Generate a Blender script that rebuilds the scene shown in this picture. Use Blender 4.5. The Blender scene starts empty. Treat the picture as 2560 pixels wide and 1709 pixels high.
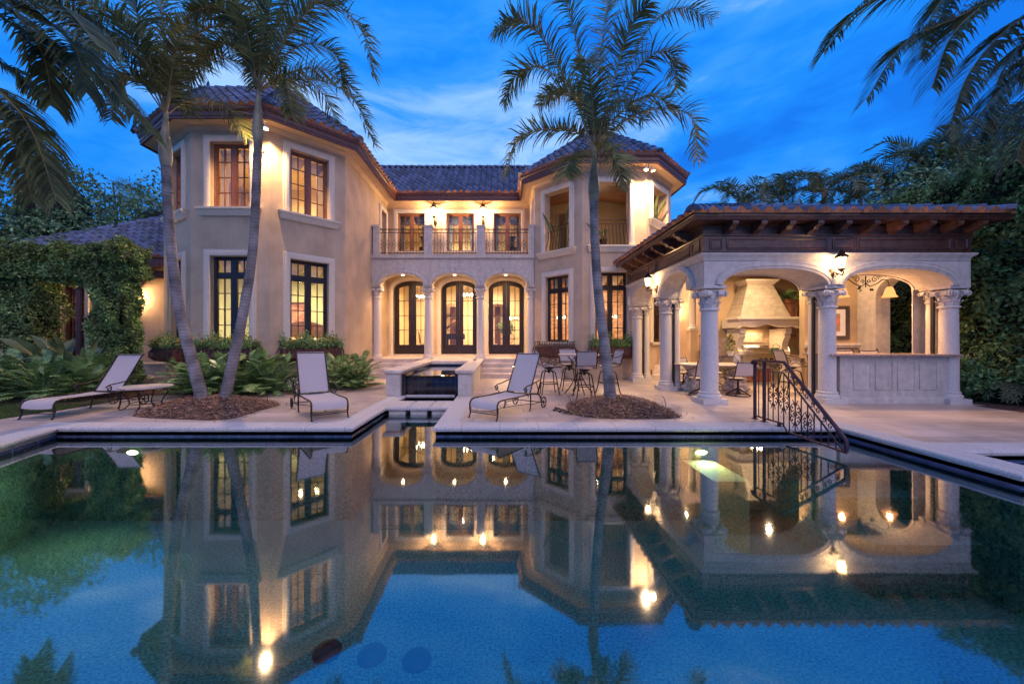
import bpy, bmesh, math, random
from math import sin, cos, pi, radians, sqrt
from mathutils import Vector as V, Matrix
from mathutils.geometry import tessellate_polygon
random.seed(7)
S = bpy.context.scene
COL = S.collection

# ------------------------------------------------------------------ camera
cd = bpy.data.cameras.new('camera'); cam = bpy.data.objects.new('camera', cd); COL.objects.link(cam)
cam.location = (0, 0, 1.4); cam.rotation_euler = (pi/2, 0, 0)
cd.sensor_width = 36; cd.lens = 13.5; cd.shift_x = 0.0117; cd.shift_y = -0.0025
cd.clip_start = .05; cd.clip_end = 600
S.camera = cam
S.view_settings.view_transform = 'Standard'; S.view_settings.look = 'None'
S.view_settings.exposure = 0.62; S.view_settings.gamma = 1.0

# ------------------------------------------------------------------ sky
SKX, SKY_ = 0.5, 5.0
W = bpy.data.worlds.new('World'); S.world = W; W.use_nodes = True
nt = W.node_tree; nt.nodes.clear()
def N(t, k, **kw):
    n = t.nodes.new(k)
    for a, b in kw.items(): setattr(n, a, b)
    return n
wo = N(nt, 'ShaderNodeOutputWorld'); bg = N(nt, 'ShaderNodeBackground')
tc = N(nt, 'ShaderNodeTexCoord')
mp = N(nt, 'ShaderNodeMapping'); mp.inputs['Scale'].default_value = (1.0, 1.6, 2.6); mp.inputs['Rotation'].default_value = (0.25, -0.55, 0.5); mp.inputs['Location'].default_value = (SKX, SKY_, 0)
nt.links.new(tc.outputs['Generated'], mp.inputs['Vector'])
n1 = N(nt, 'ShaderNodeTexNoise'); n1.inputs['Scale'].default_value = 1.5; n1.inputs['Detail'].default_value = 6; n1.inputs['Roughness'].default_value = .52; n1.inputs['Distortion'].default_value = .5
nt.links.new(mp.outputs[0], n1.inputs['Vector'])
mp2 = N(nt, 'ShaderNodeMapping'); mp2.inputs['Scale'].default_value = (1.2, 1.2, 4.2); mp2.inputs['Rotation'].default_value = (0.1, 0.6, 0.1)
nt.links.new(tc.outputs['Generated'], mp2.inputs['Vector'])
n2 = N(nt, 'ShaderNodeTexNoise'); n2.inputs['Scale'].default_value = 5.0; n2.inputs['Detail'].default_value = 7; n2.inputs['Roughness'].default_value = .6; n2.inputs['Distortion'].default_value = .6
nt.links.new(mp2.outputs[0], n2.inputs['Vector'])
m0 = N(nt, 'ShaderNodeMath', operation='MULTIPLY_ADD'); nt.links.new(n1.outputs['Fac'], m0.inputs[0]); m0.inputs[1].default_value = 2.0; m0.inputs[2].default_value = .5-1.0-.275+.05
mx = N(nt, 'ShaderNodeMath', operation='MULTIPLY_ADD'); nt.links.new(n2.outputs['Fac'], mx.inputs[0]); mx.inputs[1].default_value = .55
nt.links.new(m0.outputs[0], mx.inputs[2])
cr = N(nt, 'ShaderNodeValToRGB'); e = cr.color_ramp.elements
e[0].position = .28; e[0].color = (.002, .14, .64, 1)
e[1].position = .92; e[1].color = (.27, .48, .86, 1)
e2 = cr.color_ramp.elements.new(.46); e2.color = (.006, .20, .76, 1)
e3 = cr.color_ramp.elements.new(.63); e3.color = (.030, .25, .78, 1)
nt.links.new(mx.outputs[0], cr.inputs[0])
# a dim Nishita sky with the sun below the horizon is added under the clouds
st = N(nt, 'ShaderNodeTexSky'); st.sky_type = 'NISHITA'; st.sun_disc = False
st.sun_elevation = radians(-3); st.sun_rotation = radians(185)
sm = N(nt, 'ShaderNodeMixRGB', blend_type='ADD'); sm.inputs[0].default_value = .10
nt.links.new(cr.outputs[0], sm.inputs[1]); nt.links.new(st.outputs[0], sm.inputs[2])
nt.links.new(sm.outputs[0], bg.inputs[0]); bg.inputs[1].default_value = .9
nt.links.new(bg.outputs[0], wo.inputs[0])
# warm fill added from behind the camera: one large, soft, unseen sun
sd = bpy.data.lights.new('fill_sun', 'SUN'); sd.energy = 1.05; sd.angle = radians(60); sd.color = (1, .63, .48)
so = bpy.data.objects.new('fill_sun', sd); COL.objects.link(so); so.rotation_euler = (radians(48), 0, radians(22))

# ------------------------------------------------------------------ helpers
def at(px, py, Y):           # a pixel of the 2560 px photograph at depth Y, in metres
    return V(((px-1250)/960*Y, Y, 1.4-(py-848)/960*Y))

def tag(o, label=None, cat=None, group=None, kind=None):
    if label: o['label'] = label
    if cat: o['category'] = cat
    if group: o['group'] = group
    if kind: o['kind'] = kind
    return o

def thing(name, label, cat, loc=(0, 0, 0), rz=0, group=None):
    o = bpy.data.objects.new(name, None); COL.objects.link(o); o.empty_display_size = .2
    o.location = loc; o.rotation_euler = (0, 0, rz)
    return tag(o, label, cat, group)

def copy_tree(o, parent=None):
    c = o.copy(); COL.objects.link(c)
    if parent is not None: c.parent = parent
    for ch in list(o.children): copy_tree(ch, c)
    return c

class Face:
    """wall face: u runs from a to b, n points outward (to the right of a->b)"""
    def __init__(s, a, b):
        s.a = V((a[0], a[1], 0)); d = V((b[0]-a[0], b[1]-a[1], 0)); s.L = d.length; s.u = d.normalized()
        s.n = V((s.u.y, -s.u.x, 0))
    def __call__(s, u, z, n=0):
        p = s.a + s.u*u + s.n*n; return V((p.x, p.y, z))

class MB:
    def __init__(s): s.v = []; s.f = []; s.mi = []; s.m = 0
    def add(s, vs, fs):
        k = len(s.v); s.v.extend([tuple(p) for p in vs])
        for f in fs: s.f.append(tuple(i+k for i in f)); s.mi.append(s.m)
    def quad(s, *p): s.add(p, [tuple(range(len(p)))])
    def box(s, x0, x1, y0, y1, z0, z1):
        s.add([(x, y, z) for z in (z0, z1) for x, y in ((x0, y0), (x1, y0), (x1, y1), (x0, y1))],
              [(3, 2, 1, 0), (4, 5, 6, 7), (0, 1, 5, 4), (1, 2, 6, 5), (2, 3, 7, 6), (3, 0, 4, 7)])
    def fbox(s, F, u0, u1, z0, z1, n0, n1):
        s.add([F(u, z, n) for z in (z0, z1) for u, n in ((u0, n1), (u1, n1), (u1, n0), (u0, n0))],
              [(3, 2, 1, 0), (4, 5, 6, 7), (0, 1, 5, 4), (1, 2, 6, 5), (2, 3, 7, 6), (3, 0, 4, 7)])
    def hexa(s, lo, hi):   # two quads of points
        s.add(list(lo)+list(hi), [(3, 2, 1, 0), (4, 5, 6, 7), (0, 1, 5, 4), (1, 2, 6, 5), (2, 3, 7, 6), (3, 0, 4, 7)])
    def prism(s, poly, z0, z1):
        n = len(poly); vs = [(p[0], p[1], z0) for p in poly]+[(p[0], p[1], z1) for p in poly]
        tri = tessellate_polygon([[V((p[0], p[1], 0)) for p in poly]])
        fs = [tuple(i+n for i in t) for t in tri]+[tuple(reversed(t)) for t in tri]
        fs += [(i, (i+1) % n, n+(i+1) % n, n+i) for i in range(n)]
        s.add(vs, fs)
    def tube(s, pts, r, n=6, closed=False, caps=True):
        pts = [V(p) for p in pts]; m = len(pts)
        rs = r if isinstance(r, (list, tuple)) else [r]*m
        ref = V((0, 0, 1)); vs = []; prev = None
        for i, p in enumerate(pts):
            if closed: t = pts[(i+1) % m]-pts[i-1]
            else: t = pts[min(i+1, m-1)]-pts[max(i-1, 0)]
            if t.length < 1e-9: t = V((0, 0, 1))
            t.normalize()
            if prev is None:
                a = t.cross(ref)
                if a.length < .05: a = t.cross(V((1, 0, 0)))
            else:
                a = prev - t*prev.dot(t)
                if a.length < 1e-6: a = t.cross(ref)
            a.normalize(); b = t.cross(a); prev = a
            for k in range(n):
                w = 2*pi*k/n; vs.append(p+(a*cos(w)+b*sin(w))*rs[i])
        fs = []
        for i in range(m if closed else m-1):
            j = (i+1) % m
            for k in range(n): fs.append((i*n+k, i*n+(k+1) % n, j*n+(k+1) % n, j*n+k))
        if caps and not closed: fs += [tuple(reversed(range(n))), tuple(range((m-1)*n, m*n))]
        s.add(vs, fs)
    def lathe(s, prof, c=(0, 0, 0), n=20, caps=True):
        vs = []; m = len(prof)
        for r, z in prof:
            for k in range(n): w = 2*pi*k/n; vs.append((c[0]+r*cos(w), c[1]+r*sin(w), c[2]+z))
        fs = [(i*n+k, i*n+(k+1) % n, (i+1)*n+(k+1) % n, (i+1)*n+k) for i in range(m-1) for k in range(n)]
        if caps: fs += [tuple(reversed(range(n))), tuple(range((m-1)*n, m*n))]
        s.add(vs, fs)
    def panel(s, F, outer, holes, n0, n1):
        """flat wall piece in a face: outer (u,z) polygon with holes, from n0 (back) to n1 (front)"""
        loops = [outer]+holes; pts = [p for l in loops for p in l]; k = len(pts)
        tri = tessellate_polygon([[V((p[0], p[1], 0)) for p in l] for l in loops])
        vs = [F(p[0], p[1], n1) for p in pts]+[F(p[0], p[1], n0) for p in pts]
        fs = []
        for t in tri:
            a, b, c = [V(pts[i]) for i in t]
            cr_ = (b-a).x*(c-a).y-(b-a).y*(c-a).x
            if abs(cr_) < 1e-9: continue
            tt = t if cr_ > 0 else tuple(reversed(t))
            fs.append(tt); fs.append(tuple(i+k for i in reversed(tt)))
        o = 0
        for l in loops:
            m = len(l)
            for i in range(m):
                a, b = o+i, o+(i+1) % m; fs.append((a, b, b+k, a+k))
            o += m
        s.add(vs, fs)
    def mould(s, M, path, prof, closed=False, side=1):
        """sweep prof [(d,h)] along 2-D path; d is offset to the right*side, mitred; M(x,y,h)->3-D"""
        m = len(path); P = [V(p) for p in path]; nr = []
        for i in range(m):
            def nn(a, b):
                d = (b-a).normalized(); return V((d.y, -d.x))*side
            if closed or 0 < i < m-1:
                n1_ = nn(P[i-1], P[i]); n2_ = nn(P[i], P[(i+1) % m]); q = (n1_+n2_)
                q = q/max(q.dot(n1_), .2) if q.length > 1e-6 else n1_
            elif i == 0: q = nn(P[0], P[1])
            else: q = nn(P[m-2], P[m-1])
            nr.append(q)
        vs = []; n = len(prof)
        for i in range(m):
            for d, h in prof:
                p = P[i]+nr[i]*d; vs.append(M(p.x, p.y, h))
        fs = []
        for i in range(m if closed else m-1):
            j = (i+1) % m
            for k in range(n): fs.append((i*n+k, j*n+k, j*n+(k+1) % n, i*n+(k+1) % n))
        if not closed: fs += [tuple(range(n)), tuple(range((m-1)*n, m*n))]
        s.add(vs, fs)
    def build(s, name, mat, parent=None, origin=None, smooth=40, kind=None):
        if origin is not None:
            o = V(origin); s.v = [tuple(V(p)-o) for p in s.v]
        me = bpy.data.meshes.new(name); me.from_pydata(s.v, [], s.f)
        mats = mat if isinstance(mat, (list, tuple)) else [mat]
        for m in mats: me.materials.append(m)
        if len(mats) > 1: me.polygons.foreach_set('material_index', s.mi)
        if smooth is not None:
            me.polygons.foreach_set('use_smooth', [True]*len(me.polygons))
            me.update()
            if smooth < 180: me.set_sharp_from_angle(angle=radians(smooth))
        me.update()
        o = bpy.data.objects.new(name, me); COL.objects.link(o)
        if parent is not None: o.parent = parent
        if kind: o['kind'] = kind
        return o

def fixn(o):
    bm = bmesh.new(); bm.from_mesh(o.data); bmesh.ops.recalc_face_normals(bm, faces=bm.faces); bm.to_mesh(o.data); bm.free(); return o

# ------------------------------------------------------------------ materials
def mat(name, col, rough=.7, ns=6, na=.12, bump=0, bs=None, metal=0, spec=.5, col2=None, island=0, stain=0, coord='Object', trans=0, coat=0, detail=5, streak=0):
    m = bpy.data.materials.new(name); m.use_nodes = True; t = m.node_tree
    b = t.nodes['Principled BSDF']; b.inputs['Roughness'].default_value = rough; b.inputs['Metallic'].default_value = metal
    b.inputs['Specular IOR Level'].default_value = spec; b.inputs['Coat Weight'].default_value = coat
    tc = N(t, 'ShaderNodeTexCoord'); no = N(t, 'ShaderNodeTexNoise'); no.inputs['Scale'].default_value = ns; no.inputs['Detail'].default_value = detail
    t.links.new(tc.outputs[coord], no.inputs['Vector'])
    c2 = col2 or tuple(max(0, c*(1-2.2*na)) for c in col)
    c1 = tuple(min(1, c*(1+na)) for c in col)
    r = N(t, 'ShaderNodeValToRGB'); r.color_ramp.elements[0].position = .32; r.color_ramp.elements[1].position = .68
    r.color_ramp.elements[0].color = (*c2, 1); r.color_ramp.elements[1].color = (*c1, 1)
    t.links.new(no.outputs['Fac'], r.inputs[0]); out = r.outputs[0]
    if island:
        g = N(t, 'ShaderNodeNewGeometry'); ml = N(t, 'ShaderNodeMath', operation='MULTIPLY_ADD'); ml.inputs[1].default_value = island*2; ml.inputs[2].default_value = 1-island
        t.links.new(g.outputs['Random Per Island'], ml.inputs[0])
        h = N(t, 'ShaderNodeMixRGB', blend_type='MULTIPLY'); h.inputs[0].default_value = 1
        t.links.new(out, h.inputs[1]); t.links.new(ml.outputs[0], h.inputs[2]); out = h.outputs[0]
    if stain:
        n3 = N(t, 'ShaderNodeTexNoise'); n3.inputs['Scale'].default_value = .9; n3.inputs['Detail'].default_value = 8; n3.inputs['Roughness'].default_value = .7
        t.links.new(tc.outputs[coord], n3.inputs['Vector'])
        r3 = N(t, 'ShaderNodeValToRGB'); r3.color_ramp.elements[0].position = .35; r3.color_ramp.elements[0].color = (1-stain, 1-stain, 1-stain, 1); r3.color_ramp.elements[1].position = .6; r3.color_ramp.elements[1].color = (1, 1, 1, 1)
        t.links.new(n3.outputs['Fac'], r3.inputs[0])
        h = N(t, 'ShaderNodeMixRGB', blend_type='MULTIPLY'); h.inputs[0].default_value = 1
        t.links.new(out, h.inputs[1]); t.links.new(r3.outputs[0], h.inputs[2]); out = h.outputs[0]
    if streak:
        ms_ = N(t, 'ShaderNodeMapping'); ms_.inputs['Scale'].default_value = (4.5, 4.5, .45); t.links.new(tc.outputs[coord], ms_.inputs[0])
        n4 = N(t, 'ShaderNodeTexNoise'); n4.inputs['Scale'].default_value = 1.6; n4.inputs['Detail'].default_value = 7; n4.inputs['Roughness'].default_value = .65
        t.links.new(ms_.outputs[0], n4.inputs['Vector'])
        r4 = N(t, 'ShaderNodeValToRGB'); r4.color_ramp.elements[0].position = .34; r4.color_ramp.elements[0].color = (1-streak, 1-streak, 1-streak*.9, 1); r4.color_ramp.elements[1].position = .55; r4.color_ramp.elements[1].color = (1, 1, 1, 1)
        t.links.new(n4.outputs['Fac'], r4.inputs[0])
        h = N(t, 'ShaderNodeMixRGB', blend_type='MULTIPLY'); h.inputs[0].default_value = 1
        t.links.new(out, h.inputs[1]); t.links.new(r4.outputs[0], h.inputs[2]); out = h.outputs[0]
    t.links.new(out, b.inputs['Base Color'])
    if bump:
        n2 = N(t, 'ShaderNodeTexNoise'); n2.inputs['Scale'].default_value = bs or ns*6; n2.inputs['Detail'].default_value = 4
        t.links.new(tc.outputs[coord], n2.inputs['Vector'])
        bp = N(t, 'ShaderNodeBump'); bp.inputs['Strength'].default_value = bump; bp.inputs['Distance'].default_value = .02
        t.links.new(n2.outputs['Fac'], bp.inputs['Height']); t.links.new(bp.outputs[0], b.inputs['Normal'])
    if trans:
        tr = N(t, 'ShaderNodeBsdfTranslucent'); t.links.new(out, tr.inputs[0])
        ms = N(t, 'ShaderNodeMixShader'); ms.inputs[0].default_value = trans
        t.links.new(b.outputs[0], ms.inputs[1]); t.links.new(tr.outputs[0], ms.inputs[2])
        t.links.new(ms.outputs[0], t.nodes['Material Output'].inputs[0])
    m['base'] = 1
    return m

def emit(name, col, s, mixt=0):
    m = bpy.data.materials.new(name); m.use_nodes = True; t = m.node_tree; t.nodes.clear()
    o = N(t, 'ShaderNodeOutputMaterial'); em = N(t, 'ShaderNodeEmission'); em.inputs[0].default_value = (*col, 1); em.inputs[1].default_value = s
    if mixt:
        tr = N(t, 'ShaderNodeBsdfTransparent'); ms = N(t, 'ShaderNodeMixShader'); ms.inputs[0].default_value = mixt
        t.links.new(em.outputs[0], ms.inputs[1]); t.links.new(tr.outputs[0], ms.inputs[2]); t.links.new(ms.outputs[0], o.inputs[0])
    else: t.links.new(em.outputs[0], o.inputs[0])
    return m

def glassm(name, refl=.10, tint=(1, 1, 1)):
    m = bpy.data.materials.new(name); m.use_nodes = True; t = m.node_tree; t.nodes.clear()
    o = N(t, 'ShaderNodeOutputMaterial'); g = N(t, 'ShaderNodeBsdfGlossy'); g.inputs['Roughness'].default_value = .015
    tr = N(t, 'ShaderNodeBsdfTransparent'); tr.inputs[0].default_value = (*tint, 1)
    fr = N(t, 'ShaderNodeFresnel'); fr.inputs[0].default_value = 1.45
    ad = N(t, 'ShaderNodeMath', operation='MULTIPLY'); ad.inputs[1].default_value = refl*18; t.links.new(fr.outputs[0], ad.inputs[0]); ad.use_clamp = True
    ms = N(t, 'ShaderNodeMixShader'); t.links.new(ad.outputs[0], ms.inputs[0]); t.links.new(tr.outputs[0], ms.inputs[1]); t.links.new(g.outputs[0], ms.inputs[2])
    t.links.new(ms.outputs[0], o.inputs[0]); return m

def add_joints(m, sx, sy, amt=.75, mortar=.006, rot=None, off=.5, bump=.3, var=.12, vec=(0, 0, 0)):
    """tile joints over a material's colour"""
    t = m.node_tree; b = t.nodes['Principled BSDF']; src = b.inputs['Base Color'].links[0].from_socket
    tc = N(t, 'ShaderNodeTexCoord'); mpn = N(t, 'ShaderNodeMapping')
    if rot: mpn.inputs['Rotation'].default_value = rot
    mpn.inputs['Location'].default_value = vec
    br = N(t, 'ShaderNodeTexBrick'); br.offset = off; br.inputs['Scale'].default_value = 1; br.inputs['Brick Width'].default_value = sx; br.inputs['Row Height'].default_value = sy
    br.inputs['Mortar Size'].default_value = mortar; br.inputs['Mortar Smooth'].default_value = .2
    br.inputs['Color1'].default_value = (1, 1, 1, 1); br.inputs['Color2'].default_value = (1-var, 1-var, 1-var, 1); br.inputs['Mortar'].default_value = (1-amt, 1-amt, 1-amt, 1)
    t.links.new(tc.outputs['Object'], mpn.inputs[0]); t.links.new(mpn.outputs[0], br.inputs[0])
    h = N(t, 'ShaderNodeMixRGB', blend_type='MULTIPLY'); h.inputs[0].default_value = 1
    t.links.new(src, h.inputs[1]); t.links.new(br.outputs['Color'], h.inputs[2]); t.links.new(h.outputs[0], b.inputs['Base Color'])
    return m

M = {}
M['stucco'] = mat('stucco', (.57, .42, .28), .85, 1.6, .08, .35, 45, stain=.10, streak=.06)
M['stucco_in'] = mat('stucco_interior', (.62, .50, .30), .8, 2, .05)
M['green_wall'] = mat('green_wall', (.44, .46, .24), .8, 2, .05)
M['trim'] = mat('trim_stone', (.64, .56, .45), .75, 14, .04, .10, 60)
M['stone'] = mat('cast_stone', (.56, .51, .45), .8, 8, .07, .14, 90, stain=.12, streak=.12)
M['column'] = mat('column_stone', (.60, .55, .50), .8, 34, .06, .16, 120)
M['deck'] = add_joints(mat('travertine_deck', (.62, .50, .42), .38, 1.1, .10, .12, 40, col2=(.50, .40, .34), stain=.26), .92, .46, .62, .008, var=.2)
M['coping'] = add_joints(mat('coping_stone', (.56, .52, .49), .7, 60, .14, .4, 120), .62, 9, .45, .006, var=.06, off=0)
M['step'] = mat('step_stone', (.66, .56, .48), .5, 3, .10, .1, 40)
M['tile'] = add_joints(mat('waterline_tile', (.03, .035, .065), .12, 5, .2), .155, .155, -2.2, .006, rot=(pi/2, 0, 0), off=0, var=.3)
M['fas'] = mat('fascia_wood', (.10, .035, .027), .45, 12, .18, .1, 40)
M['soffit'] = mat('soffit', (.60, .44, .29), .8, 2, .05)
M['rooft'] = mat('roof_tile', (.055, .095, .18), .5, 9, .22, .2, 40, island=.5, col2=(.055, .052, .072))  # blue-grey instead of terracotta: sky light is put into the tile colour
M['clay'] = mat('clay', (.40, .155, .065), .8, 14, .2, .3, 40, island=.25)
M['dark_frame'] = mat('dark_frame', (.022, .011, .012), .4, 20, .1)
M['red_frame'] = mat('red_frame', (.20, .075, .045), .45, 20, .15)
M['door_wood'] = mat('door_wood', (.020, .011, .014), .35, 18, .25)
M['handle'] = mat('handle', (.10, .075, .065), .4, 30, .2, .2, metal=.8)
M['glass'] = glassm('glass', .05)
M['iron'] = mat('iron', (.050, .028, .024), .42, 30, .3, .25, 80, metal=.55)
M['iron_light'] = mat('bronze_iron', (.11, .075, .06), .45, 30, .3, .25, 80, metal=.5)
M['rail_iron'] = mat('rail_iron', (.055, .024, .035), .4, 30, .25, .2, 80, metal=.4)
M['copper'] = mat('planter_copper', (.17, .065, .048), .5, 14, .25, .2, 50, metal=.3)
M['sling'] = mat('sling_fabric', (.48, .42, .40), .75, 90, .08, .25, 260)
M['pwood'] = mat('pavilion_wood', (.085, .036, .026), .35, 10, .22, .15, 50)
M['pwood_lit'] = mat('pavilion_wood_lit', (.13, .05, .03), .5, 10, .22, .15, 50)  # lighter, warmer copy of the pavilion wood: light put into the corbel colour
M['cabinet'] = mat('cabinet_wood', (.30, .10, .045), .4, 8, .2)
M['granite'] = mat('granite', (.42, .30, .24), .2, 60, .35)
M['tablestone'] = mat('table_stone', (.52, .43, .36), .45, 14, .15)
M['steel'] = mat('steel', (.60, .58, .56), .24, 5, .06, metal=1)
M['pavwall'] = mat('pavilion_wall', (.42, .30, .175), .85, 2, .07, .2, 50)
M['hood'] = add_joints(mat('hood_stone', (.42, .355, .27), .75, 8, .09, .3, 50), .62, .3, .28, .008, rot=(pi/2, 0, 0), var=.05)
M['backsplash'] = add_joints(mat('backsplash_tile', (.55, .42, .32), .45, 6, .12), .16, .16, .3, .006, rot=(pi/2, 0, pi/4), off=0, var=.15)
M['trunk'] = mat('palm_trunk', (.23, .21, .20), .85, 3, .3, .25, 40)
tt_ = M['trunk'].node_tree; wv = N(tt_, 'ShaderNodeTexWave'); wv.bands_direction = 'Z'; wv.inputs['Scale'].default_value = 4.6; wv.inputs['Distortion'].default_value = 5; wv.inputs['Detail'].default_value = 2
tt_.links.new(tt_.nodes['Texture Coordinate'].outputs['Object'], wv.inputs['Vector'])
b_ = tt_.nodes['Principled BSDF']; src_ = b_.inputs['Base Color'].links[0].from_socket; wr = N(tt_, 'ShaderNodeValToRGB'); wr.color_ramp.elements[0].position = .03; wr.color_ramp.elements[0].color = (.68, .66, .66, 1); wr.color_ramp.elements[1].position = .22; wr.color_ramp.elements[1].color = (1, 1, 1, 1)
tt_.links.new(wv.outputs['Fac'], wr.inputs[0]); wm_ = N(tt_, 'ShaderNodeMixRGB', blend_type='MULTIPLY'); wm_.inputs[0].default_value = 1; tt_.links.new(src_, wm_.inputs[1]); tt_.links.new(wr.outputs[0], wm_.inputs[2]); tt_.links.new(wm_.outputs[0], b_.inputs['Base Color'])
M['crownshaft'] = mat('crownshaft', (.24, .23, .15), .5, 5, .18, .15, 30)
M['frond'] = mat('palm_frond', (.16, .185, .06), .5, 3, .25, island=.45, trans=.35)
M['frond_dark'] = mat('coconut_frond', (.12, .145, .05), .5, 3, .25, island=.45, trans=.35)
M['rachis'] = mat('frond_stem', (.26, .20, .085), .5, 5, .2)
M['leaf'] = mat('vine_leaf', (.21, .33, .11), .42, 3, .3, island=.6, trans=.25)
M['leaf_bright'] = mat('vine_leaf_bright', (.22, .30, .08), .45, 3, .3, island=.5, trans=.25)
M['leaf_dark'] = mat('tree_leaf', (.18, .30, .13), .5, 2, .3, island=.55, trans=.25)
M['leaf_philo'] = mat('philodendron_leaf', (.20, .33, .11), .4, 3, .25, island=.35, trans=.2)
M['leaf_bird'] = mat('banana_leaf', (.14, .19, .085), .38, 3, .2, island=.3, trans=.2)
M['leaf_scheff'] = mat('schefflera_leaf', (.16, .17, .07), .45, 3, .25, island=.35, trans=.2)
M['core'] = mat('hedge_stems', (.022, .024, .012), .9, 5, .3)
M['bark'] = mat('bark', (.10, .075, .05), .9, 8, .25, .5, 30)
M['yellow'] = mat('yellow_petal', (.75, .50, .03), .5, 5, .1, island=.2)
M['white_petal'] = mat('white_petal', (.80, .74, .72), .5, 5, .05, island=.1)
M['pink_petal'] = mat('pink_petal', (.75, .25, .38), .5, 5, .1)
M['grass_base'] = mat('lawn_soil', (.035, .05, .015), .9, 8, .3)
M['grass'] = mat('grass_blade', (.09, .15, .03), .6, 3, .2, island=.35, trans=.2)
M['mulch'] = mat('mulch_soil', (.08, .042, .026), .95, 30, .4, .6, 60)
M['chip'] = mat('mulch_chip', (.30, .17, .11), .9, 8, .2, island=.6)
M['soil'] = mat('soil', (.09, .045, .03), .95, 12, .3, .4, 40)
M['curtain'] = mat('curtain', (.62, .52, .40), .9, 6, .06, trans=.3)
M['curtain_blue'] = mat('curtain_blue', (.20, .25, .32), .9, 6, .1, trans=.3)
M['furn'] = mat('upholstery', (.60, .46, .30), .85, 6, .1)
M['walnut'] = mat('walnut', (.10, .04, .02), .4, 8, .2)
M['brickin'] = add_joints(mat('stacked_stone', (.45, .27, .18), .85, 6, .3, .4, 30, col2=(.28, .16, .11)), .34, .075, .55, .01, rot=(pi/2, 0, 0), var=.45)
M['porchwood'] = add_joints(mat('porch_ceiling_wood', (.26, .10, .05), .45, 5, .15), 9, .11, .6, .008, off=0, var=.25)
M['floor_in'] = mat('interior_floor', (.45, .33, .22), .35, 2, .1)
M['black'] = mat('black', (.012, .012, .014), .5, 5, .2)
M['white'] = mat('white_ceramic', (.75, .72, .66), .4, 5, .04)
M['green_can'] = mat('green_can', (.07, .16, .09), .4, 8, .1, metal=.4)
M['pot'] = mat('terracotta_pot', (.32, .13, .07), .7, 8, .15)
WARM = (1.0, .60, .28)
M['lampglass'] = emit('lantern_glow', (1, .62, .26), 7, .35)
M['bulb'] = emit('bulb_glow', (1, .72, .40), 22)
M['shade'] = emit('amber_shade', (1, .34, .10), 1.3, .15)
M['softshade'] = emit('soft_shade', (1, .68, .36), 3.2)

LK = 2.45
def light(kind, loc, power, size=.06, col=WARM, rot=None, spot=None, blend=.6, shape=None, sy=None, name='lamp_light', parent=None):
    d = bpy.data.lights.new(name, kind); d.energy = power*LK; d.color = col
    if kind == 'AREA':
        d.size = size
        if sy: d.shape = 'RECTANGLE'; d.size_y = sy
    else: d.shadow_soft_size = size
    if kind == 'SPOT': d.spot_size = radians(spot or 90); d.spot_blend = blend
    o = bpy.data.objects.new(name, d); COL.objects.link(o); o.location = loc
    if rot is not None: o.rotation_euler = rot
    if parent is not None:
        o.parent = parent
    return o
def aim(o, target):
    d = V(target)-o.location; o.rotation_euler = d.to_track_quat('-Z', 'Y').to_euler(); return o
# ================================================================== MANSION
HO = V((-1.8, 16, 0))
house = thing('mansion', 'large two storey tan stucco mansion with tile roofs, arched doors and two octagonal bays', 'house', HO)
ident = lambda x, y, h: V((x, y, h))
L3, L2, A1, A2, B1, C1 = (-10.55, 18), (-10.55, 12.05), (-8.74, 10.85), (-6.5, 10.85), (-5, 12.37), (-5, 17)
D1_, E1, F1, G1, H1, I1 = (1.35, 17), (1.35, 15), (2.88, 13.47), (5.14, 13.47), (6.67, 15), (6.67, 20)
ZT = 7.4
FL0, FLA, FLB, FC = Face(L3, L2), Face(L2, A1), Face(A1, A2), Face(A2, B1)
FW, FM, FX = Face(B1, C1), Face(C1, D1_), Face(D1_, E1)
FRB, FRA, FRC, FRD = Face(E1, F1), Face(F1, G1), Face(G1, H1), Face(H1, I1)

def rect(u0, u1, z0, z1): return [(u0, z0), (u1, z0), (u1, z1), (u0, z1)]
def archpoly(uc, a, z0, zs, rise, n=14, power=1.0):
    p = [(uc-a, z0), (uc+a, z0)]
    for i in range(n+1):
        w = pi*i/n; c, s_ = cos(w), sin(w)
        p.append((uc+a*(abs(c)**power)*(1 if c >= 0 else -1), zs+rise*s_))
    return p
SUR = [(0, -.02), (0, .045), (.025, .07), (.06, .075), (.12, .075), (.14, .05), (.175, .05), (.19, .03), (.19, -.02)]
def surround(F, u0, u1, z0, z1, root, O, m=None, prof=SUR, name='window_surround'):
    mb = MB(); mb.mould(F, [(u0, z0), (u0, z1), (u1, z1), (u1, z0)], prof, side=-1)
    return fixn(mb.build(name, m or M['trim'], root, O))
def sill(F, u0, u1, z, root, O, h=.22, out=.17, name='window_sill'):
    mb = MB()
    pr = [(0, 0), (out, 0), (out, -.05), (out-.03, -.07), (out-.05, -.12), (out-.10, -h+.03), (out-.11, -h), (0, -h)]
    vs = []
    for (e, u) in ((1, u0), (-1, u1)):
        for n, z_ in pr: vs.append(F(u+e*max(0, (out-n))*.55 if n > 0 else u+e*.09*(-z_/h), z+z_, n))
    k = len(pr); mb.add(vs, [(i, (i+1) % k, k+(i+1) % k, k+i) for i in range(k)]+[tuple(range(k)), tuple(reversed(range(k, 2*k)))])
    return fixn(mb.build(name, M['trim'], root, O))
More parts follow.
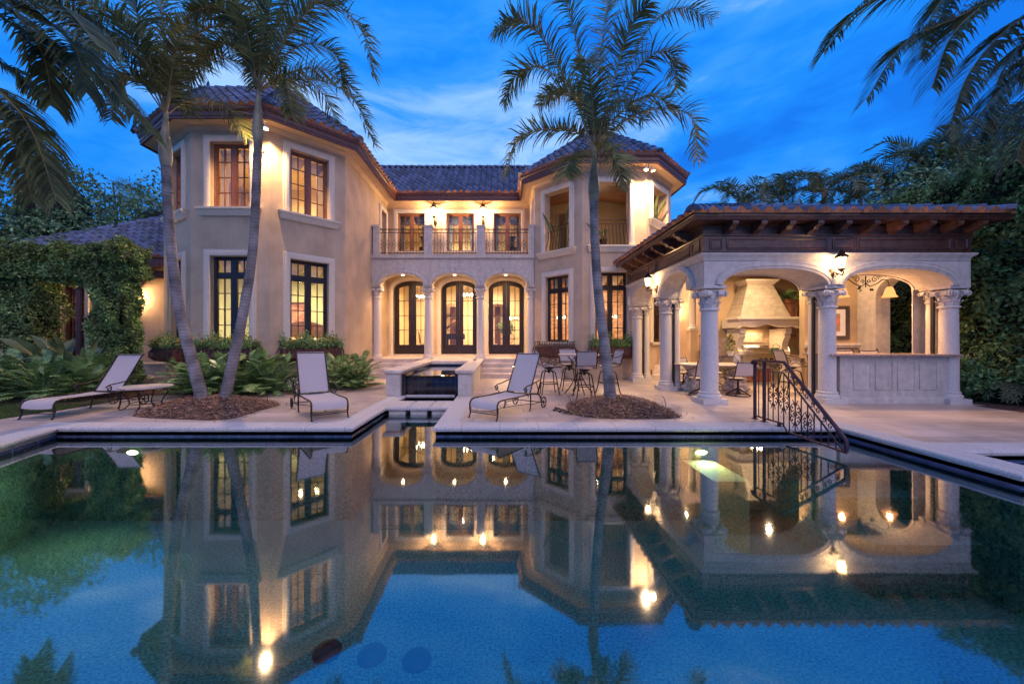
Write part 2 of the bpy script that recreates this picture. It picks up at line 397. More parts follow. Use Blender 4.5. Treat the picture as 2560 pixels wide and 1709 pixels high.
def casement(F, u0, u1, z0, z1, root, O, fm, cols=2, rows=4, transom=0, rec=.15, th=.055):
    mb = MB(); n1, n0 = -rec, -rec-.07
    mb.mould(F, rect(u0, u1, z0, z1), [(0, n0), (0, n1+.02), (-th*.6, n1+.02), (-th, n1), (-th, n0)], closed=True)
    uc = (u0+u1)/2
    mb.fbox(F, uc-.055, uc+.055, z0+th, z1-th, n0, n1+.012)
    zt = z1-transom if transom else z1
    if transom: mb.fbox(F, u0+th, u1-th, zt-.06, zt+.05, n0, n1+.018)
    segs = [(z0+th, zt-.06, rows)] if transom else [(z0+th, zt-th, rows)]
    if transom: segs.append((zt+.05, z1-th, 1))
    for a, b in ((u0+th, uc-.055), (uc+.055, u1-th)):
        for (za, zb, r) in segs:
            # sash
            sw = .035
            for q in (a, b-sw): mb.fbox(F, q, q+sw, za, zb, n0+.01, n1+.004)
            for q in (za, zb-sw): mb.fbox(F, a+sw, b-sw, q, q+sw, n0+.01, n1+.003)
            for i in range(1, cols):
                x = a+(b-a)*i/cols; mb.fbox(F, x-.011, x+.011, za+sw, zb-sw, n0+.02, n1-.003)
            for i in range(1, r):
                z = za+(zb-za)*i/r; mb.fbox(F, a+sw, b-sw, z-.011, z+.011, n0+.021, n1-.006)
    w = fixn(mb.build('window', fm, root, O))
    g = MB(); g.fbox(F, u0+th*.5, u1-th*.5, z0+th*.5, z1-th*.5, n0+.03, n0+.036)
    g.build('window_pane', M['glass'], w, smooth=None) if O is None else g.build('window_pane', M['glass'], w, O, smooth=None)
    return w

wall = MB()
def wpanel(F, holes, z0=0, z1=ZT, t=.3, u0=0, u1=None):
    wall.panel(F, rect(u0, u1 or F.L, z0, z1), [list(h) for h in holes], -t, 0)
# window table: face, centre u, half width, z0, z1, frame, transom, surround, sill
LOW = (1.30, 3.75); UP = (5.10, 6.97)
wins = []
def W(F, uc, hw, z0, z1, kind):
    h = rect(uc-hw, uc+hw, z0, z1); wins.append((F, uc, hw, z0, z1, kind)); return h
wpanel(FL0, [])
wpanel(FLA, [W(FLA, FLA.L*.52, .50, *LOW, 'low'), W(FLA, FLA.L*.52, .50, *UP, 'up')])
wpanel(FLB, [W(FLB, 1.12, .555, *LOW, 'low'), W(FLB, 1.12, .555, *UP, 'up')])
wpanel(FC, [W(FC, FC.L/2, .55, *LOW, 'low'), W(FC, FC.L/2, .55, *UP, 'up')])
wpanel(FW, [W(FW, 4.05, .36, 4.75, 6.85, 'door')])
DX = [-3.92+5, -1.81+5, .28+5]
WX = [-3.94+5, -1.76+5, .34+5]
dholes = [archpoly(x, .80, .72, 3.60, .40, 14, .85) for x in DX]
wpanel(FM, dholes+[W(FM, x, .60, 5.28, 6.97, 'mid') for x in WX])
wpanel(FX, [W(FX, 1.05, .32, 4.75, 6.85, 'door')])
wpanel(FRB, [W(FRB, FRB.L/2, .53, *LOW, 'low'), W(FRB, FRB.L/2, .56, 4.68, 6.90, 'open')])
wpanel(FRA, [W(FRA, 1.02, .56, *LOW, 'low'), W(FRA, 1.06, .58, 4.68, 6.90, 'open')])
wpanel(FRC, [W(FRC, FRC.L*.42, .45, *LOW, 'low'), W(FRC, FRC.L/2, .62, 5.68, 6.90, 'open2')])
wpanel(FRD, [W(FRD, 1.5, .6, 5.0, 6.8, 'open2')], z0=0)
# back and unseen sides close the shell
wall.box(-10.55, -9.9, 18, 22, 0, ZT); wall.box(-10.5, 6.6, 22.5, 22.8, 0, ZT); wall.box(6.35, 6.67, 20, 22.8, 0, ZT); wall.box(-10.5, -10.2, 22, 22.8, 0, ZT)
# small soffit-level string and reglet line
wall_o = wall.build('wall', M['stucco'], house, HO, smooth=25)
for F, uc, hw, z0, z1, k in wins:
    fm = M['red_frame'] if k in ('up', 'mid', 'door') else M['dark_frame']
    u0, u1 = uc-hw, uc+hw
    if k in ('open', 'open2'):
        surround(F, u0, u1, z0, z1, house, HO); sill(F, u0-.32, u1+.32, z0, house, HO); continue
    w = casement(F, u0, u1, z0, z1, house, HO, fm, rows=4, transom=.52 if k == 'low' else 0)
    # surrounds and sills are sub-parts of the window
    if k == 'mid': surround(F, u0, u1, z0, z1, w, HO); sill(F, u0-.25, u1+.25, z0, w, HO, h=.12, out=.12)
    elif k == 'door': surround(F, u0, u1, z0, z1, w, HO)
    elif k == 'up': surround(F, u0, u1, z0, z1, w, HO); sill(F, u0-.33, u1+.33, z0, w, HO)
    else: surround(F, u0, u1, z0, z1, w, HO); sill(F, u0-.2, u1+.2, z0, w, HO, h=.12, out=.12)

# ---- eaves
epath = [L3, L2, A1, A2, B1, C1, D1_, E1, F1, G1, H1, I1]
mb = MB(); mb.mould(ident, epath, [(-.05, 7.40), (.46, 7.40), (.46, 7.43), (-.05, 7.43)]); fixn(mb.build('soffit', M['soffit'], house, HO))
mb = MB(); mb.mould(ident, epath, [(.44, 7.36), (.50, 7.36), (.50, 7.42), (.515, 7.43), (.515, 7.54), (.54, 7.56), (.56, 7.62), (.56, 7.665), (.44, 7.665)]); fixn(mb.build('fascia', M['fas'], house, HO))
mb = MB(); mb.mould(ident, epath, [(-.01, 7.27), (.02, 7.27), (.035, 7.33), (.09, 7.38), (.09, 7.398), (-.01, 7.398)]); fixn(mb.build('cornice', M['soffit'], house, HO))

# ---- tiled roofs
def rooftiles(name, polys, root, O, tw=.27, row=.40, h=.066, caps=(), capr=.12):
    """polys: lists of 3-D points, first two = eave (left to right seen from outside)"""
    me = bpy.data.meshes.new(name); bm = bmesh.new()
    for poly in polys:
        P = [V(p) for p in poly]; o = P[0]; ex = (P[1]-P[0]).normalized()
        far = max(P[2:], key=lambda p: ((p-o)-ex*(p-o).dot(ex)).length)
        ey = ((far-o)-ex*(far-o).dot(ex)).normalized(); ez = ex.cross(ey)
        if ez.z < 0: ez = -ez
        us = [(p-o).dot(ex) for p in P]; vs_ = [(p-o).dot(ey) for p in P]
        sub = bmesh.new()
        nu0 = math.floor(min(us)/tw)-1; nu1 = math.ceil(max(us)/tw)+1; nv = math.ceil(max(vs_)/row)+1
        def PT(u, v, w): return o+ex*u+ey*v+ez*w
        K = 7
        for j in range(nv):
            for i in range(nu0, nu1):
                # u-range filter
                jit = random.uniform(-.012, .012); lift = random.uniform(.016, .026)
                lo, hi, bt = [], [], []
                for k in range(K+1):
                    f = k/K; u = (i+f)*tw
                    wv = h*(1.35*abs(sin(pi*min(1, f/.68))) if f < .68 else -.12*sin(pi*(f-.68)/.32))
                    lo.append(sub.verts.new(PT(u, j*row-.03+jit, wv+lift+.012))); hi.append(sub.verts.new(PT(u, (j+1)*row+.02, wv*.92+.010)))
                    bt.append(sub.verts.new(PT(u, j*row-.028+jit, -.02 if j == 0 else wv+.004)))
                for k in range(K):
                    f1 = sub.faces.new((lo[k], lo[k+1], hi[k+1], hi[k])); f1.smooth = True; f1.material_index = 0
                    f2 = sub.faces.new((bt[k], bt[k+1], lo[k+1], lo[k])); f2.material_index = 1 if j == 0 else 0
        # clip
        n = len(P); cen = sum(P, V())/n
        for i in range(1, n):
            a, b = P[i], P[(i+1) % n]; d = (b-a); nrm = V((d.y, -d.x, 0)).normalized() if abs(d.x)+abs(d.y) > 1e-6 else None
            if nrm is None: continue
            if nrm.dot(cen-a) > 0: nrm = -nrm
            bmesh.ops.bisect_plane(sub, geom=sub.verts[:]+sub.edges[:]+sub.faces[:], plane_co=a+nrm*.01, plane_no=nrm, clear_outer=True)
        tm = bpy.data.meshes.new('t'); sub.to_mesh(tm); sub.free(); bm.from_mesh(tm); bpy.data.meshes.remove(tm)
        # closed underlay
        b0 = [bm.verts.new(p-ez*.01) for p in P]; f = bm.faces.new(b0); f.material_index = 0
    off = V(O)
    bmesh.ops.translate(bm, verts=bm.verts, vec=-off)
    bm.to_mesh(me); bm.free()
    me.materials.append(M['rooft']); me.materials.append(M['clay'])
    ob = bpy.data.objects.new(name, me); COL.objects.link(ob); ob.parent = root
    if caps:
        mb = MB()
        for a, b in caps:
            a, b = V(a), V(b); d = b-a; L = d.length; d.normalize(); n = max(1, int(L/.38))
            s_ = d.cross(V((0, 0, 1))).normalized(); up = s_.cross(d)
            for i in range(n):
                p0 = a+d*(L*i/n-.03); p1 = a+d*(L*(i+1)/n+.02); vs = []
                for p, r, l in ((p0, capr*1.1, .055), (p1, capr*.9, .03)):
                    for k in range(8):
                        w = pi*k/7; vs.append(p+s_*cos(w)*r*1.15+up*(sin(w)*r+l-.03))
                mb.add(vs, [(k, k+1, k+9, k+8) for k in range(7)]+[tuple(range(8))])
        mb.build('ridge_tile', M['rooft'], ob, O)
    return ob
Z0, ZR = 7.69, 10.14
eL2, eA1, eA2, eB1 = (-11.09, 11.74, Z0), (-8.90, 10.31, Z0), (-6.28, 10.31, Z0), (-4.46, 12.14, Z0)
aL, aR = (-10.3, 13.5, ZR), (-7.6, 13.5, ZR)
v1, v1t = (-4.46, 16.46, Z0), (-7.6, 19.6, ZR)
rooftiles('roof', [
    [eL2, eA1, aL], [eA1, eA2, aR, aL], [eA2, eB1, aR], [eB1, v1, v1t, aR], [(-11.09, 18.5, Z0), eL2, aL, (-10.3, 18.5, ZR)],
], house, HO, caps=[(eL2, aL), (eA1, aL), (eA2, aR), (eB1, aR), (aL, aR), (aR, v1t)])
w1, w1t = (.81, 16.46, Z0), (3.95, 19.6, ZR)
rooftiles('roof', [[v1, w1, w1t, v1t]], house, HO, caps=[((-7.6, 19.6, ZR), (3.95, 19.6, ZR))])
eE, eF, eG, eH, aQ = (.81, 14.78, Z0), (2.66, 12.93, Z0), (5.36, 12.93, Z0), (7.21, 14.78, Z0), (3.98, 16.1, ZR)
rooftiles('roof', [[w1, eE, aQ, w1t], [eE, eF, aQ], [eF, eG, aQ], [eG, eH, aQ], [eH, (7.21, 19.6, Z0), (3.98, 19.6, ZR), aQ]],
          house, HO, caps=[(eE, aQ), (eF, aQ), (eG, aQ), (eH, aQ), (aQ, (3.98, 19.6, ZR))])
# back slopes close the roof from behind
mb = MB()
mb.quad((-11.09, 23, Z0), (-4, 23, Z0), (-7.6, 19.6, ZR), (-10.3, 18.5, ZR)); mb.quad((-4, 23, Z0), (7.21, 23, Z0), (3.98, 19.6, ZR), (-7.6, 19.6, ZR))
mb.quad((-11.09, 18.5, Z0), (-10.3, 18.5, ZR), (-11.09, 23, Z0)); mb.quad((7.21, 23, Z0), (7.21, 19.6, Z0), (3.98, 19.6, ZR))
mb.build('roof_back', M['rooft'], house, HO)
mb = MB(); mb.tube([(.72, 19.5, 10.1), (.72, 19.5, 11.05)], .012); mb.tube([(-9.0, 20, 10.1), (-9.0, 20, 10.6)], .012); mb.build('lightning_rod', M['iron'], house, HO)

# ---- loggia
GY = 15.0
FG = Face((-5.0, GY), (1.33, GY))
cx = [-4.87, -2.84, -.77, 1.23]
outer = [(-5.0, 4.56), (-5.0, 3.50)]
hol = []
for i in range(3):
    c = (cx[i]+cx[i+1])/2; a = (cx[i+1]-cx[i])/2-.16
    if i == 0: outer += []
    hol.append((c, a))
o2 = []
for c, a in hol:
    pts = []
    for k in range(17):
        w = pi-pi*k/16; pts.append((c+a*(abs(cos(w))**.85)*(1 if cos(w) >= 0 else -1), 3.50+.46*sin(w)))
    o2 += pts
poly = [(-5.0, 3.50)]+o2+[(1.33, 3.50), (1.33, 4.56), (-5.0, 4.56)]
mb = MB(); mb.panel(Face((0, GY), (1, GY)), poly, [], -.42, 0)
F0 = Face((0, GY), (1, GY))
fixn(mb.build('arcade_wall', M['stone'], house, HO, smooth=30))
mb = MB()
for c, a in hol:
    path = [(c+(a)*(abs(cos(pi-pi*k/20))**.85)*(1 if cos(pi-pi*k/20) >= 0 else -1), 3.50+.46*sin(pi*k/20)) for k in range(21)]
    mb.mould(F0, path, [(0, -.01), (0, .05), (.04, .07), (.09, .075), (.11, .05), (.15, .04), (.15, -.01)], side=-1)
    mb.hexa([F0(c-.07, 3.93, 0), F0(c+.07, 3.93, 0), F0(c+.07, 3.93, .12), F0(c-.07, 3.93, .12)],
            [F0(c-.10, 4.19, 0), F0(c+.10, 4.19, 0), F0(c+.10, 4.19, .15), F0(c-.10, 4.19, .15)])
fixn(mb.build('arch_moulding', M['stone'], house, HO))
mb = MB(); mb.box(-4.995, 1.345, GY-.07, GY+.5, 4.565, 4.70); mb.box(-4.99, 1.34, GY+.5, 16.99, 4.42, 4.62); fixn(mb.build('balcony_floor', M['stone'], house, HO))

def capital(mb, x, y, z0, z1, r, sq):
    """ionic-corinthian capital between z0 (top of the shaft) and z1"""
    h = z1-z0
    mb.lathe([(r*1.0, 0), (r*1.22, .01*h), (r*1.26, .05*h), (r*1.2, .09*h), (r*1.0, .11*h), (r*1.0, .2*h), (r*1.04, .45*h), (r*1.16, .7*h), (r*1.25, .82*h)], (x, y, z0), 18)
    # leaves
    for ring, (zz, rr, hh, n) in enumerate(((.10, 1.02, .30, 8), (.34, 1.04, .26, 8))):
        for k in range(n):
            w = 2*pi*(k+.5*ring)/n; d = V((cos(w), sin(w), 0)); t = V((-sin(w), cos(w), 0)); c = V((x, y, z0+zz*h))
            wd = r*.34
            p = [c+d*r*rr-t*wd, c+d*r*rr+t*wd, c+d*r*(rr+.12)+t*wd*.9+V((0, 0, hh*h*.6)), c+d*r*(rr+.34)+V((0, 0, hh*h*1.0)), c+d*r*(rr+.12)-t*wd*.9+V((0, 0, hh*h*.6)), c+d*r*(rr+.42)+V((0, 0, hh*h*.78))]
            mb.add(p, [(0, 1, 2, 4), (4, 2, 3), (4, 3, 5), (3, 2, 5)])
    # volutes at both ends of all four faces
    for k in range(4):
        w = pi/2*k; d = V((cos(w), sin(w), 0)); tt = V((-sin(w), cos(w), 0)); c0 = V((x, y, z0+.68*h))+d*r*1.34
        for e in (-1, 1):
            c = c0+tt*(e*r*1.28); pts = []; rad = []
            for q in range(20):
                f = q/19; an = pi*.5+f*pi*3.8; R = r*.46*(1-f*.85); pts.append(c+tt*(-e*R*cos(an)*-1)+V((0, 0, R*sin(an)))+d*r*.06*f); rad.append(r*.10)
            mb.tube(pts, rad, 5); mb.tube([c-d*r*.12, c+d*r*.10], r*.10, 7)
            cc = V((x, y, c.z))+d*r*1.1; mb.tube([cc+tt*(e*r*1.28), cc+tt*(e*r*1.28)-d*r*.7], r*.34, 9)
        mb.tube([c0+tt*(-1.1*r)+V((0, 0, r*.36)), c0+tt*(1.1*r)+V((0, 0, r*.36))], r*.075, 5)
    mb.box(x-r*sq, x+r*sq, y-r*sq, y+r*sq, z0+.88*h, z1-.02*h)
    mb.box(x-r*(sq+.08), x+r*(sq+.08), y-r*(sq+.08), y+r*(sq+.08), z0+.93*h, z1)
    for k in range(4):
        w = pi/2*k; d = V((cos(w), sin(w), 0)); c = V((x, y, z0+.93*h))+d*r*sq; t = V((-sin(w), cos(w), 0))
        mb.tube([c-t*r*.2, c+t*r*.2], r*.12, 6)
def column(root, O, x, y, z0, z1, r, plinth=.0, sq=1.35, m=None, pl=1.42, entasis=1):
    m = m or M['column']; hcap = min(.6, (z1-z0)*.22)*(r/.19 if r < .19 else 1)
    zc = z1-hcap; zb = z0+plinth
    mb = MB(); mb.lathe([(r*1.05, zb+.14), (r*1.0, zb+.2), (r*1.0, zb+.9), (r*.94, zc)], (x, y, 0), 24)
    c = fixn(mb.build('column', m, root, O))
    b = MB(); b.lathe([(r*1.05, zb+.15), (r*1.22, zb+.13), (r*1.14, zb+.10), (r*1.34, zb+.07), (r*1.38, zb+.035), (r*1.34, zb)], (x, y, 0), 24)
    if plinth: b.box(x-r*pl, x+r*pl, y-r*pl, y+r*pl, z0, zb+.001)
    else: b.box(x-r*1.42, x+r*1.42, y-r*1.42, y+r*1.42, z0, z0+.035)
    fixn(b.build('column_base', m, c, O))
    k = MB(); capital(k, x, y, zc, z1, r*.94, sq); k.build('capital', m, c, O)
    return c
for x in cx: column(house, HO, x, 15.2, .66, 3.50, .155)
# pilaster strips behind the columns
mb = MB()
for x in cx[1:3]: mb.box(x-.10, x+.10, 15.36, 15.42, .66, 3.5)
mb.build('pilaster', M['stone'], house, HO)

# ---- arched french doors
def door_leaf(F, ua, ub, z0, topf, root, O, hinge):
    n0, n1 = -.24, -.18
    K = 8
    def arc(u0, u1, off):
        return [(u0+(u1-u0)*k/K, topf(u0+(u1-u0)*k/K)-off) for k in range(K+1)]
    out = [(ua, z0), (ub, z0)]+list(reversed(arc(ua, ub, 0)))
    s = .165
    ga, gb = ua+s, ub-s
    if hinge < 0: ga, gb = ua+.20, ub-.165
    else: ga, gb = ua+.165, ub-.20
    gl = [(ga, z0+.42), (gb, z0+.42)]+list(reversed(arc(ga, gb, .20)))
    mb = MB(); mb.panel(F, out, [gl], n0, n1)
    ztop = topf((ga+gb)/2)-.2; zb = z0+.42; um = (ga+gb)/2
    mb.fbox(F, um-.012, um+.012, zb, ztop+.01, n0+.012, n1-.012)
    for i in range(1, 4):
        z = zb+(ztop-zb)*i/4; mb.fbox(F, ga, gb, z-.012, z+.012, n0+.014, n1-.014)
    d = fixn(mb.build('door', M['door_wood'], root, O, smooth=30))
    g = MB(); g.fbox(F, ga-.01, gb+.01, zb-.01, ztop+.10, n0+.025, n0+.03); g.build('door_pane', M['glass'], d, O, smooth=None)
    hx = (ub-.085) if hinge < 0 else (ua+.085)
    h = MB(); h.fbox(F, hx-.04, hx+.04, z0+.82, z0+1.52, n1+.0, n1+.012)
    for zz in (z0+.82, z0+1.52): h.lathe([(.04, -.006), (.04, .006)], tuple(F(hx, zz, n1+.006)), 10)
    h.tube([F(hx, z0+.92, n1+.01), F(hx, z0+.92, n1+.06), F(hx, z0+1.42, n1+.06), F(hx, z0+1.42, n1+.01)], .014, 6)
    h.build('door_handle', M['handle'], d, O)
    hg = MB()
    he = (ua+.006) if hinge < 0 else (ub-.006)
    for zz in (.3, 1.1, 2.0, 2.7): hg.tube([F(he, z0+zz, n1+.008), F(he, z0+zz+.11, n1+.008)], .010, 6)
    hg.build('door_hinge', M['handle'], d, O)
for x in DX:
    def topf(u, x=x):
        c = min(1, abs(u-x)/.80); return 3.60+.40*sqrt(max(0, 1-c**(2/.85)))
    door_leaf(FM, x-.785, x-.003, .74, topf, house, HO, -1)
    door_leaf(FM, x+.003, x+.785, .74, topf, house, HO, 1)
    mb = MB(); path = [(x-.80, .70)]+[(x+.80*(abs(cos(pi-pi*k/20))**.85)*(1 if cos(pi-pi*k/20) >= 0 else -1), 3.6+.40*sin(pi*k/20)) for k in range(21)]+[(x+.80, .70)]
    mb.mould(FM, path, [(0, -.15), (0, .03), (.03, .05), (.12, .055), (.15, .03), (.19, .03), (.19, -.01)], side=-1)
    fixn(mb.build('door_surround', M['trim'], house, HO))
mb = MB(); mb.box(-4.99, 1.34, 16.92, 17.3, .655, .735); mb.build('door_sill', M['step'], house, HO)

# ---- balcony railing
FB = Face((0, GY-.0), (1, GY-.0))
def spiral_pts(c, ax, ay, r0, turns, start=0, n=14, shrink=.85):
    c, ax, ay = V(c), V(ax), V(ay); p = []
    for i in range(n+1):
        f = i/n; w = start+turns*2*pi*f; r = r0*(1-shrink*f); p.append(c+ax*(cos(w)*r)+ay*(sin(w)*r))
    return p
def scroll_ornament(mb, c, ax, up, s=1.0, r=.006, n=4):
    """pair of C scrolls with leaves round a bar; ax = in-plane horizontal"""
    c, ax, up = V(c), V(ax), V(up)
    for e in (-1, 1):
        a = ax*e
        for q in (-1, 1):
            b = up*q
            mb.tube(spiral_pts(c+a*.055*s+b*.075*s, a, b, .045*s, .9, start=-2.2, n=7), r, n, caps=False)
            mb.tube([c+b*.10*s, c+a*.045*s+b*.19*s], [r*1.3, r*.6], n)
        mb.tube([c+up*.03*s, c+a*.035*s, c-up*.03*s], r, n)
        mb.tube([c+a*.055*s+up*.03*s, c+a*.105*s, c+a*.055*s-up*.03*s], r, n)
def balc_section(x0, x1, y, z0, z1, root, O, nb=14, orn=True, name='balcony_railing', m=None, rr=.0075):
    mb = MB(); X = V((1, 0, 0)); Z = V((0, 0, 1))
    for z in (z0+.05, z1-.13, z1):
        mb.box(x0, x1, y-.014, y+.014, z-.010, z+.010) if z != z1 else mb.box(x0, x1, y-.022, y+.022, z-.014, z+.014)
    for i in range(nb):
        x = x0+(x1-x0)*(i+.5)/nb; mb.tube([(x, y, z0-.03), (x, y, z1-.13)], rr, 4, caps=False)
        if orn and i % 2 == (0 if nb % 2 else 0):
            scroll_ornament(mb, (x, y, z0+.40), X, Z, 1.0, .0065)
    n2 = max(3, int((x1-x0)/.22))
    for i in range(n2):
        x = x0+(x1-x0)*(i+.5)/n2; mb.tube(spiral_pts((x-.03, y, z1-.068), X, Z, .042, 1.1, start=0, n=8), .006, 4, caps=False)
        mb.tube([(x, y, z1-.11), (x+.07, y, z1-.03)], .005, 4, caps=False)
    return mb.build(name, m or M['iron'], root, O)
px_ = [(-4.96, -4.72), (-2.97, -2.65), (-.91, -.59), (1.12, 1.34)]
for a, b in px_:
    post = MB(); post.box(a+.004, b-.004, GY-.02, GY+.26, 4.70, 5.78); post.box(a-.02, b+.02, GY-.045, GY+.285, 5.78, 5.82); post.box(a-.005, b+.005, GY-.03, GY+.27, 5.82, 5.87); post.build('balcony_post', M['stone'], house, HO)
for i in range(3): balc_section(px_[i][1], px_[i+1][0], GY+.10, 4.74, 5.72, house, HO)

# ---- bellied porch railings in the upper openings of the right bay
def belly_rail(F, u0, u1, z0, root, O, n0=-.20, h=.96, name='porch_railing'):
    mb = MB()
    for z, t in ((z0+h, .022), (z0+h-.15, .014)): mb.fbox(F, u0, u1, z-t*.5, z+t*.5, n0-.02, n0+.02)
    n = max(6, int((u1-u0)/.125))
    for i in range(n+1):
        u = u0+(u1-u0)*(i+.0)/n
        pts = [F(u, z0+h-.15, n0), F(u, z0+h-.3, n0), F(u, z0+h*.45, n0+.03), F(u, z0+.22, n0+.12), F(u, z0+.06, n0+.10), F(u, z0+.0, n0)]
        mb.tube(pts, .013, 5, caps=False)
        if i < n:
            uu = u+(u1-u0)/n*.5; mb.tube(spiral_pts(F(uu, z0+h-.075, n0), F.u, (0, 0, 1), .045, 1.2, n=8), .006, 4, caps=False)
    return mb.build(name, M['iron'], root, O)
belly_rail(FRB, FRB.L/2-.55, FRB.L/2+.55, 4.70, house, HO)
belly_rail(FRA, 1.06-.57, 1.06+.57, 4.70, house, HO)

# ---- floors, ceilings and inner walls
mb = MB()
mb.prism([(-10.2, 12.3), (-8.6, 11.2), (-6.6, 11.2), (-5.35, 12.5), (-5.35, 22.4), (-10.2, 22.4)], .60, .70)
mb.box(-5.34, 6.3, 17.31, 22.4, .60, .70); mb.prism([(1.7, 17.2), (1.7, 15.1), (3.0, 13.8), (5.0, 13.8), (6.3, 15.1), (6.3, 17.2)], .60, .70)
mb.build('interior_floor', M['floor_in'], house, HO)
mb = MB()
mb.prism([(-10.2, 12.3), (-8.6, 11.2), (-6.6, 11.2), (-5.35, 12.5), (-5.35, 22.4), (-10.2, 22.4)], 4.10, 4.45)
mb.box(-5.34, 6.3, 17.31, 22.4, 4.45, 4.62); mb.prism([(1.7, 17.2), (1.7, 15.1), (3.0, 13.8), (5.0, 13.8), (6.3, 15.1), (6.3, 17.2)], 4.05, 4.45)
mb.box(-10.2, -5.35, 14.6, 22.4, 7.30, 7.38); mb.prism([(-10.2, 12.3), (-8.6, 11.2), (-6.6, 11.2), (-5.35, 12.5), (-5.35, 14.6), (-10.2, 14.6)], 7.30, 7.38)
mb.box(-5.34, 1.3, 17.31, 22.4, 7.30, 7.38)
mb.build('interior_ceiling', M['stucco_in'], house, HO)
mb = MB(); mb.box(-10.2, -5.32, 15.6, 15.75, .7, 4.1); mb.box(-10.24, -10.18, 12.4, 15.6, .7, 4.1); mb.box(-5.36, -5.30, 12.6, 15.6, .7, 4.1)
mb.build('green_room_wall', M['green_wall'], house, HO)
mb = MB(); mb.box(-10.2, -5.32, 15.2, 15.35, 4.46, 7.3)
mb.box(-5.34, 1.5, 21.2, 21.3, 4.63, 7.3)
# living room back wall with arched openings to a hall
Fb = Face((-5.34, 21.4), (3.4, 21.4))
mb.panel(Fb, rect(0, Fb.L, .7, 4.45), [archpoly(2.6, .55, .701, 2.9, .5), archpoly(5.2, .6, .701, 2.9, .5), archpoly(7.2, .5, .701, 2.8, .5)], -.25, 0)
mb.box(1.36, 1.5, 17.31, 21.4, .7, 4.45); mb.box(-5.34, -5.28, 17.4, 21.4, .7, 4.45)
mb.box(1.36, 1.5, 15.3, 16.99, .7, 4.1)
mb.build('interior_wall', M['stucco_in'], house, HO)
mb = MB()
for u in (2.6, 5.2):
    mb.box(-5.34+u-.16, -5.34+u+.16, 22.3, 22.36, .7, 3.3)
mb.build('hall_door', M['walnut'], house, HO)
mb = MB(); mb.box(1.52, 6.3, 17.0, 17.2, .7, 4.05); mb.box(5.2, 6.3, 15.3, 15.4, .7, 4.05); mb.build('stone_accent_wall', M['brickin'], house, HO)
# porch behind the open upper windows: timber ceiling, plain back wall, floor
mb = MB(); mb.quad((1.7, 15.0, 6.95), (3.0, 13.75, 6.95), (4.1, 17.6, 7.8), (1.7, 17.6, 7.4)); mb.quad((3.0, 13.75, 6.95), (5.05, 13.75, 6.95), (6.1, 17.6, 7.5), (4.1, 17.6, 7.8)); mb.quad((5.05, 13.75, 6.95), (6.4, 15.1, 6.95), (6.4, 17.6, 7.1), (6.1, 17.6, 7.5))
mb.build('porch_ceiling', M['porchwood'], house, HO)
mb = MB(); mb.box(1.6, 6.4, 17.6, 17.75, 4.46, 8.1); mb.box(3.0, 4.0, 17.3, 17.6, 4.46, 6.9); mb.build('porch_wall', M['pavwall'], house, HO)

# ---- low wing on the left
WO = V((-13, 13, 0))
wing = thing('low_wing', 'single storey tan wing with a dark tile roof behind the vine arch', 'house', WO)
Fw = Face((-17, 12.75), (-10.56, 12.75))
mb = MB(); mb.panel(Fw, rect(0, Fw.L, 0, 4.0), [rect(2.45, 3.25, .7, 3.2)], -.3, 0); mb.box(-17, -16.7, 13.05, 20, 0, 4); mb.box(-17, -10.56, 19.7, 20, 0, 4); mb.build('wall', M['stucco'], wing, WO)
w = casement(Fw, 2.45, 3.25, .7, 3.2, wing, WO, M['red_frame'], rows=5); surround(Fw, 2.45, 3.25, .7, 3.2, w, WO, prof=[(0, -.02), (0, .04), (.12, .05), (.12, -.02)])
mb = MB(); mb.box(-17.3, -10.58, 12.18, 12.24, 3.72, 3.98); mb.box(-17.3, -10.58, 12.24, 12.74, 3.92, 3.98); mb.box(-12.2, -10.58, 12.45, 12.66, 3.38, 3.62); mb.build('fascia', M['fas'], wing, WO)
z0 = 4.02
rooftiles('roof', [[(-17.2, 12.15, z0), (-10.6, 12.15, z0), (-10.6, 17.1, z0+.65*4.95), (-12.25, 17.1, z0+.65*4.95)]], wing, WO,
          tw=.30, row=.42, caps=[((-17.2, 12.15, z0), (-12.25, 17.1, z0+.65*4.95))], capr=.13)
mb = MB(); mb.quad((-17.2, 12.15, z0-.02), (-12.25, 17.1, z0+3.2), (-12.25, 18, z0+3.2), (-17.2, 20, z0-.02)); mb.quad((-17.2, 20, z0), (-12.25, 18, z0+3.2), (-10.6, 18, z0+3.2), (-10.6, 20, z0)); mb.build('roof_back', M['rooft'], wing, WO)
# ================================================================== GROUND, POOL
pool = [(-3.44, -4), (-7.1, 6.15), (-2.38, 6.15), (-2.38, 9.7), (-1.03, 9.7), (-1.03, 6.15), (5.43, 6.15), (5.43, 4.0), (5.81, 4.0), (5.81, 4.88), (12, 4.88), (12, -4)]
poolh = pool[:7]+[(5.43, 4.88), (12, 4.88), (12, -4)]
def ground(name, outer, holes, z0, z1, m):
    mb = MB(); F = lambda u, v, n: V((u, v, n)); mb.panel(F, outer, holes, z0, z1); return fixn(mb.build(name, m, smooth=None, kind='structure'))
def off(poly, d):
    mb = []; n = len(poly); P = [V(p) for p in poly]
    for i in range(n):
        a = (P[i]-P[i-1]).normalized(); b = (P[(i+1) % n]-P[i]).normalized(); na = V((-a.y, a.x)); nb = V((-b.y, b.x)); q = na+nb; q = q/max(.2, q.dot(na))
        r = P[i]+q*d; mb.append((r.x, r.y))
    return mb
ground('ground', [(-80, -12), (80, -12), (80, 120), (-80, 120)], [off(poolh, .2)], -.3, -.03, M['grass_base'])
